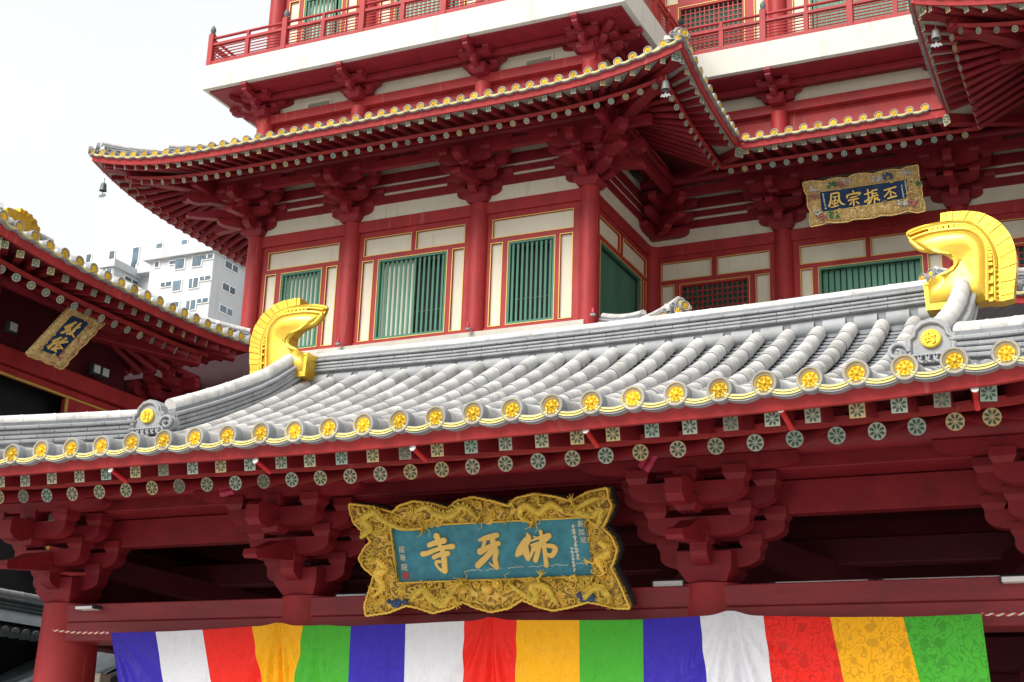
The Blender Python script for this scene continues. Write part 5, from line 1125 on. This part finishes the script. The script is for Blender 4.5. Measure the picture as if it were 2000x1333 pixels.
B3.char([[(815, 460, 15), (920, 415, 14), (1012, 372, 17)], [(1105, 390, 14), (985, 500, 14), (930, 560, 12)], [(825, 492, 13), (950, 432, 13)], [(745, 570, 16), (900, 500, 12)], [(832, 500, 12), (862, 560, 13)], [(905, 440, 12), (905, 585, 13)], [(990, 520, 15), (900, 602, 12)], [(925, 560, 12), (972, 640, 15)], [(1090, 455, 10), (1000, 492, 10)], [(840, 592, 12), (950, 562, 12)]], 'letter', .03, .012, .8)
B3.char([[(740, 655, 13), (660, 690, 13), (585, 720, 13)], [(492, 830, 14), (600, 770, 12), (700, 720, 12)], [(840, 665, 14), (722, 742, 12)], [(860, 730, 14), (700, 762, 11)], [(640, 690, 12), (570, 780, 12), (502, 862, 12)], [(560, 872, 13), (680, 802, 12)], [(662, 760, 12), (612, 900, 12)], [(700, 780, 11), (760, 862, 14)], [(562, 882, 12), (742, 842, 12)], [(622, 850, 10), (642, 918, 14)]], 'letter', .03, .012, .8)

# ================================================================== BANNER AND ROPE
BX = [213, 302, 398, 493, 590, 686, 791, 905, 1011, 1132, 1255, 1368, 1490, 1620, 1765, 1917]
BYT = [1236, 1234, 1231, 1224, 1222, 1224, 1219, 1213, 1212, 1212, 1210, 1204, 1203, 1205, 1206, 1200]
BXB = [224, 318, 415, 511, 578, 683, 789, 902, 1009, 1133, 1258, 1382, 1508, 1648, 1797, 1935]
BYc = 15.52
ban = root('cloth_banner', onY(1000, 1333, BYc), 'long silk banner of blue, white, red, yellow and green panels tied along the gate beam', 'banner')
T_ = [onY(x, y, BYc) for x, y in zip(BX, BYT)]; Bt = [onY(x, 1333, BYc) for x in BXB]
for k in range(len(T_)): d = (Bt[k]-T_[k]); Bt[k] = T_[k]+d*(1.25/max(.1, abs(d.z)))
FOLD = [(0, .0, .20), (3, .5, .22), (4, .3, .08), (7, .5, .20), (11, .5, .22), (13, .9, .05)]         # gathered ties: panel, place, depth
cn = ['blue', 'white', 'red', 'yellow', 'green']
for k in range(15):
    nx_, nz_ = 26, 30; rows = []
    peak = {3: .045, 7: .04, 11: .055, 4: .01}.get(k, .0)
    for j in range(nz_+1):
        v = j/nz_; row = []
        for i in range(nx_+1):
            u = i/nx_; p = T_[k].lerp(T_[k+1], u).lerp(Bt[k].lerp(Bt[k+1], u), v); gx = k+u
            y = .022*math.sin(gx*2.1+.8*v)+.012*math.sin(gx*5.3+2*v+1)
            for (fk, fu, fd) in FOLD:
                c = fk+fu; dx = gx-c; spread = .10+.55*v
                y += fd*.5*math.exp(-(dx/spread)**2)*math.cos(dx/spread*4.2)*min(1, .25+1.1*v)*(1-.35*v)
                y += fd*.16*math.sin(math.atan2(dx, v+.12)*16)*math.exp(-(dx/.75)**2)*min(1, 3*v)
            z = peak*math.exp(-((u-.5)/.22)**2)*(1-v)**6
            row.append(V(p.x, p.y+y-.03*v, p.z+z))
        rows.append(row)
    nm = cn[k % 5]; m_ = ('brocade_' if k >= 12 else 'silk_')+nm
    place('panel', MB().grid(rows).mesh('panel', m_), ban)
rope = root('rope', onY(206, 1236, 15.55), 'thin red and white twisted rope tied to the gate column and carrying the banner', 'rope')
for (x0, y0, x1, y1) in ((102, 1231, 213, 1236), (1917, 1200, 2040, 1193)):
    a, c = onY(x0, y0, 15.6), onY(x1, y1, BYc); n = 46; L = (c-a).length
    for ph, mm in ((0, 'rope_white'), (math.pi, 'rope_red')):
        b = MB(); b.tube([a.lerp(c, t)+V(0, .008*math.sin(ph+t*L/.055*2*math.pi/2), .008*math.cos(ph+t*L/.055*2*math.pi/2)-.02*math.sin(math.pi*t)) for t in np.linspace(0, 1, int(L/.012))], .011, 5); place('strand', b.mesh('strand', mm), rope)
# ================================================================== LAMPS ON THE GATE
def tube_lamp(x0, y0, x1, y1, Y, lab, r=.022):
    a, c = onY(x0, y0, Y), onY(x1, y1, Y); l = root('tube_lamp', a, lab, 'lamp'); place('tube', MB().tube([a, c], r, 8).mesh('tube', 'white_metal'), l)
    d = (c-a).normalized(); place('end_cap', MB().tube([a-d*.04, a+d*.02], r*1.4, 8).mesh('end_cap', 'dark_metal'), l); place('end_cap', MB().tube([c-d*.02, c+d*.04], r*1.4, 8).mesh('end_cap', 'dark_metal'), l); place('batten', MB().tube([a+V(0, .05, -.02), c+V(0, .05, -.02)], r*1.3, 4).mesh('batten', 'dark_metal'), l)
tube_lamp(1512, 1141, 1700, 1135.5, 15.9, 'slim white tube lamp on the lintel to the right of the tall bracket'); tube_lamp(1722, 1135, 1965, 1127.5, 15.9, 'slim white tube lamp ending beside the dark box lamp on the lintel')
def box_lamp(px, py, Y, dims, lab):
    p = onY(px, py, Y); l = root('box_lamp', p, lab, 'lamp'); place('housing', MB().box((0, 0, 0), dims, 0, .01).mesh('housing', 'dark_metal'), l, Matrix.Translation(p)); place('lens', MB().box((0, -.01, -.012), (dims[0]*.85, dims[1]*.98, dims[2]*.75)).mesh('lens', 'white_metal'), l, Matrix.Translation(p))
box_lamp(1308, 1140, 15.95, (.42, .12, .08), 'flat pale box lamp on the lintel between the gilt board and the bracket'); box_lamp(690, 1165, 15.95, (.5, .12, .07), 'flat pale box lamp on the lintel left of the gilt board'); box_lamp(1990, 1133, 15.8, (.36, .3, .07), 'dark framed box lamp at the end of the tube lamps'); box_lamp(178, 1188, 15.75, (.34, .3, .05), 'dark box lamp on the lintel beside the corner column')
for (px, py, a, lab) in ((445, 962, .1, 'small pink spotlight hanging under the eave rafters beside a bracket set'), (1270, 905, 1.0, 'small pink tilted spotlight under the eave rafters above the gilt board')):
    p = onY(px, py, 14.6); l = root('spotlight', p, lab, 'spotlight')
    place('lamp_head', MB().tube([(-.1, 0, 0), (.0, 0, 0), (.02, 0, 0), (.1, 0, 0)], [.045, .045, .035, .04], 10).box((0, -.02, .06), (.2, .08, .05)).mesh('lamp_head', 'lamp_pink'), l, Matrix.Translation(p)@Matrix.Rotation(-a, 4, 'Y')); place('bracket', MB().tube([p+V(-.06, 0, .05), p+V(-.05, .02, .2), p+V(0, .1, .42)], .012, 6).mesh('bracket', 'dark_metal'), l)
# ================================================================== WIND BELLS
def wind_bell(top, Y, ht, lab, mat):
    p = onY(*top, Y); l = root('wind_bell', p, lab, 'bell', 'wind bells on the hall eaves'); k = ht/1.0
    place('hook', MB().tube([p+V(0, 0, .28*k), p+V(.015, 0, .12*k), p], .012, 6).mesh('hook', mat), l)
    place('bell_body', MB().lathe([(.03*k, 0), (.12*k, -.03*k), (.15*k, -.12*k), (.165*k, -.30*k), (.20*k, -.44*k), (.17*k, -.44*k), (.13*k, -.28*k), (.001, -.1*k)], tuple(p), 'z', 16).mesh('bell_body', mat), l)
    place('clapper_rod', MB().tube([p+V(0, 0, -.1*k), p+V(0, 0, -.62*k)], .012, 6).mesh('clapper_rod', mat), l)
    fish = [(-.24, -.06), (-.17, .02), (-.08, .0), (0, .06), (.08, .0), (.17, .02), (.24, -.08), (.13, -.06), (.06, -.10), (0, -.06), (-.06, -.10), (-.13, -.06)]
    place('wind_plate', MB().prism([(a*k, c*k*1.6) for a, c in fish], p+V(0, -.01, -.66*k), (1, 0, 0), (0, 0, 1), (0, 1, 0), .02).mesh('wind_plate', mat), l)
wind_bell((203, 358), 32.8, .62, 'dark bronze wind bell hanging from the eave corner against the open sky', 'bronze'); wind_bell((1300, 158), 32.9, .62, 'pale grey wind bell under the eave corner beside the recessed balcony', 'bell_grey'); wind_bell((1827, 58), 33.0, .62, 'pale grey wind bell under the neighbouring wing eave above the small name board', 'bell_grey')
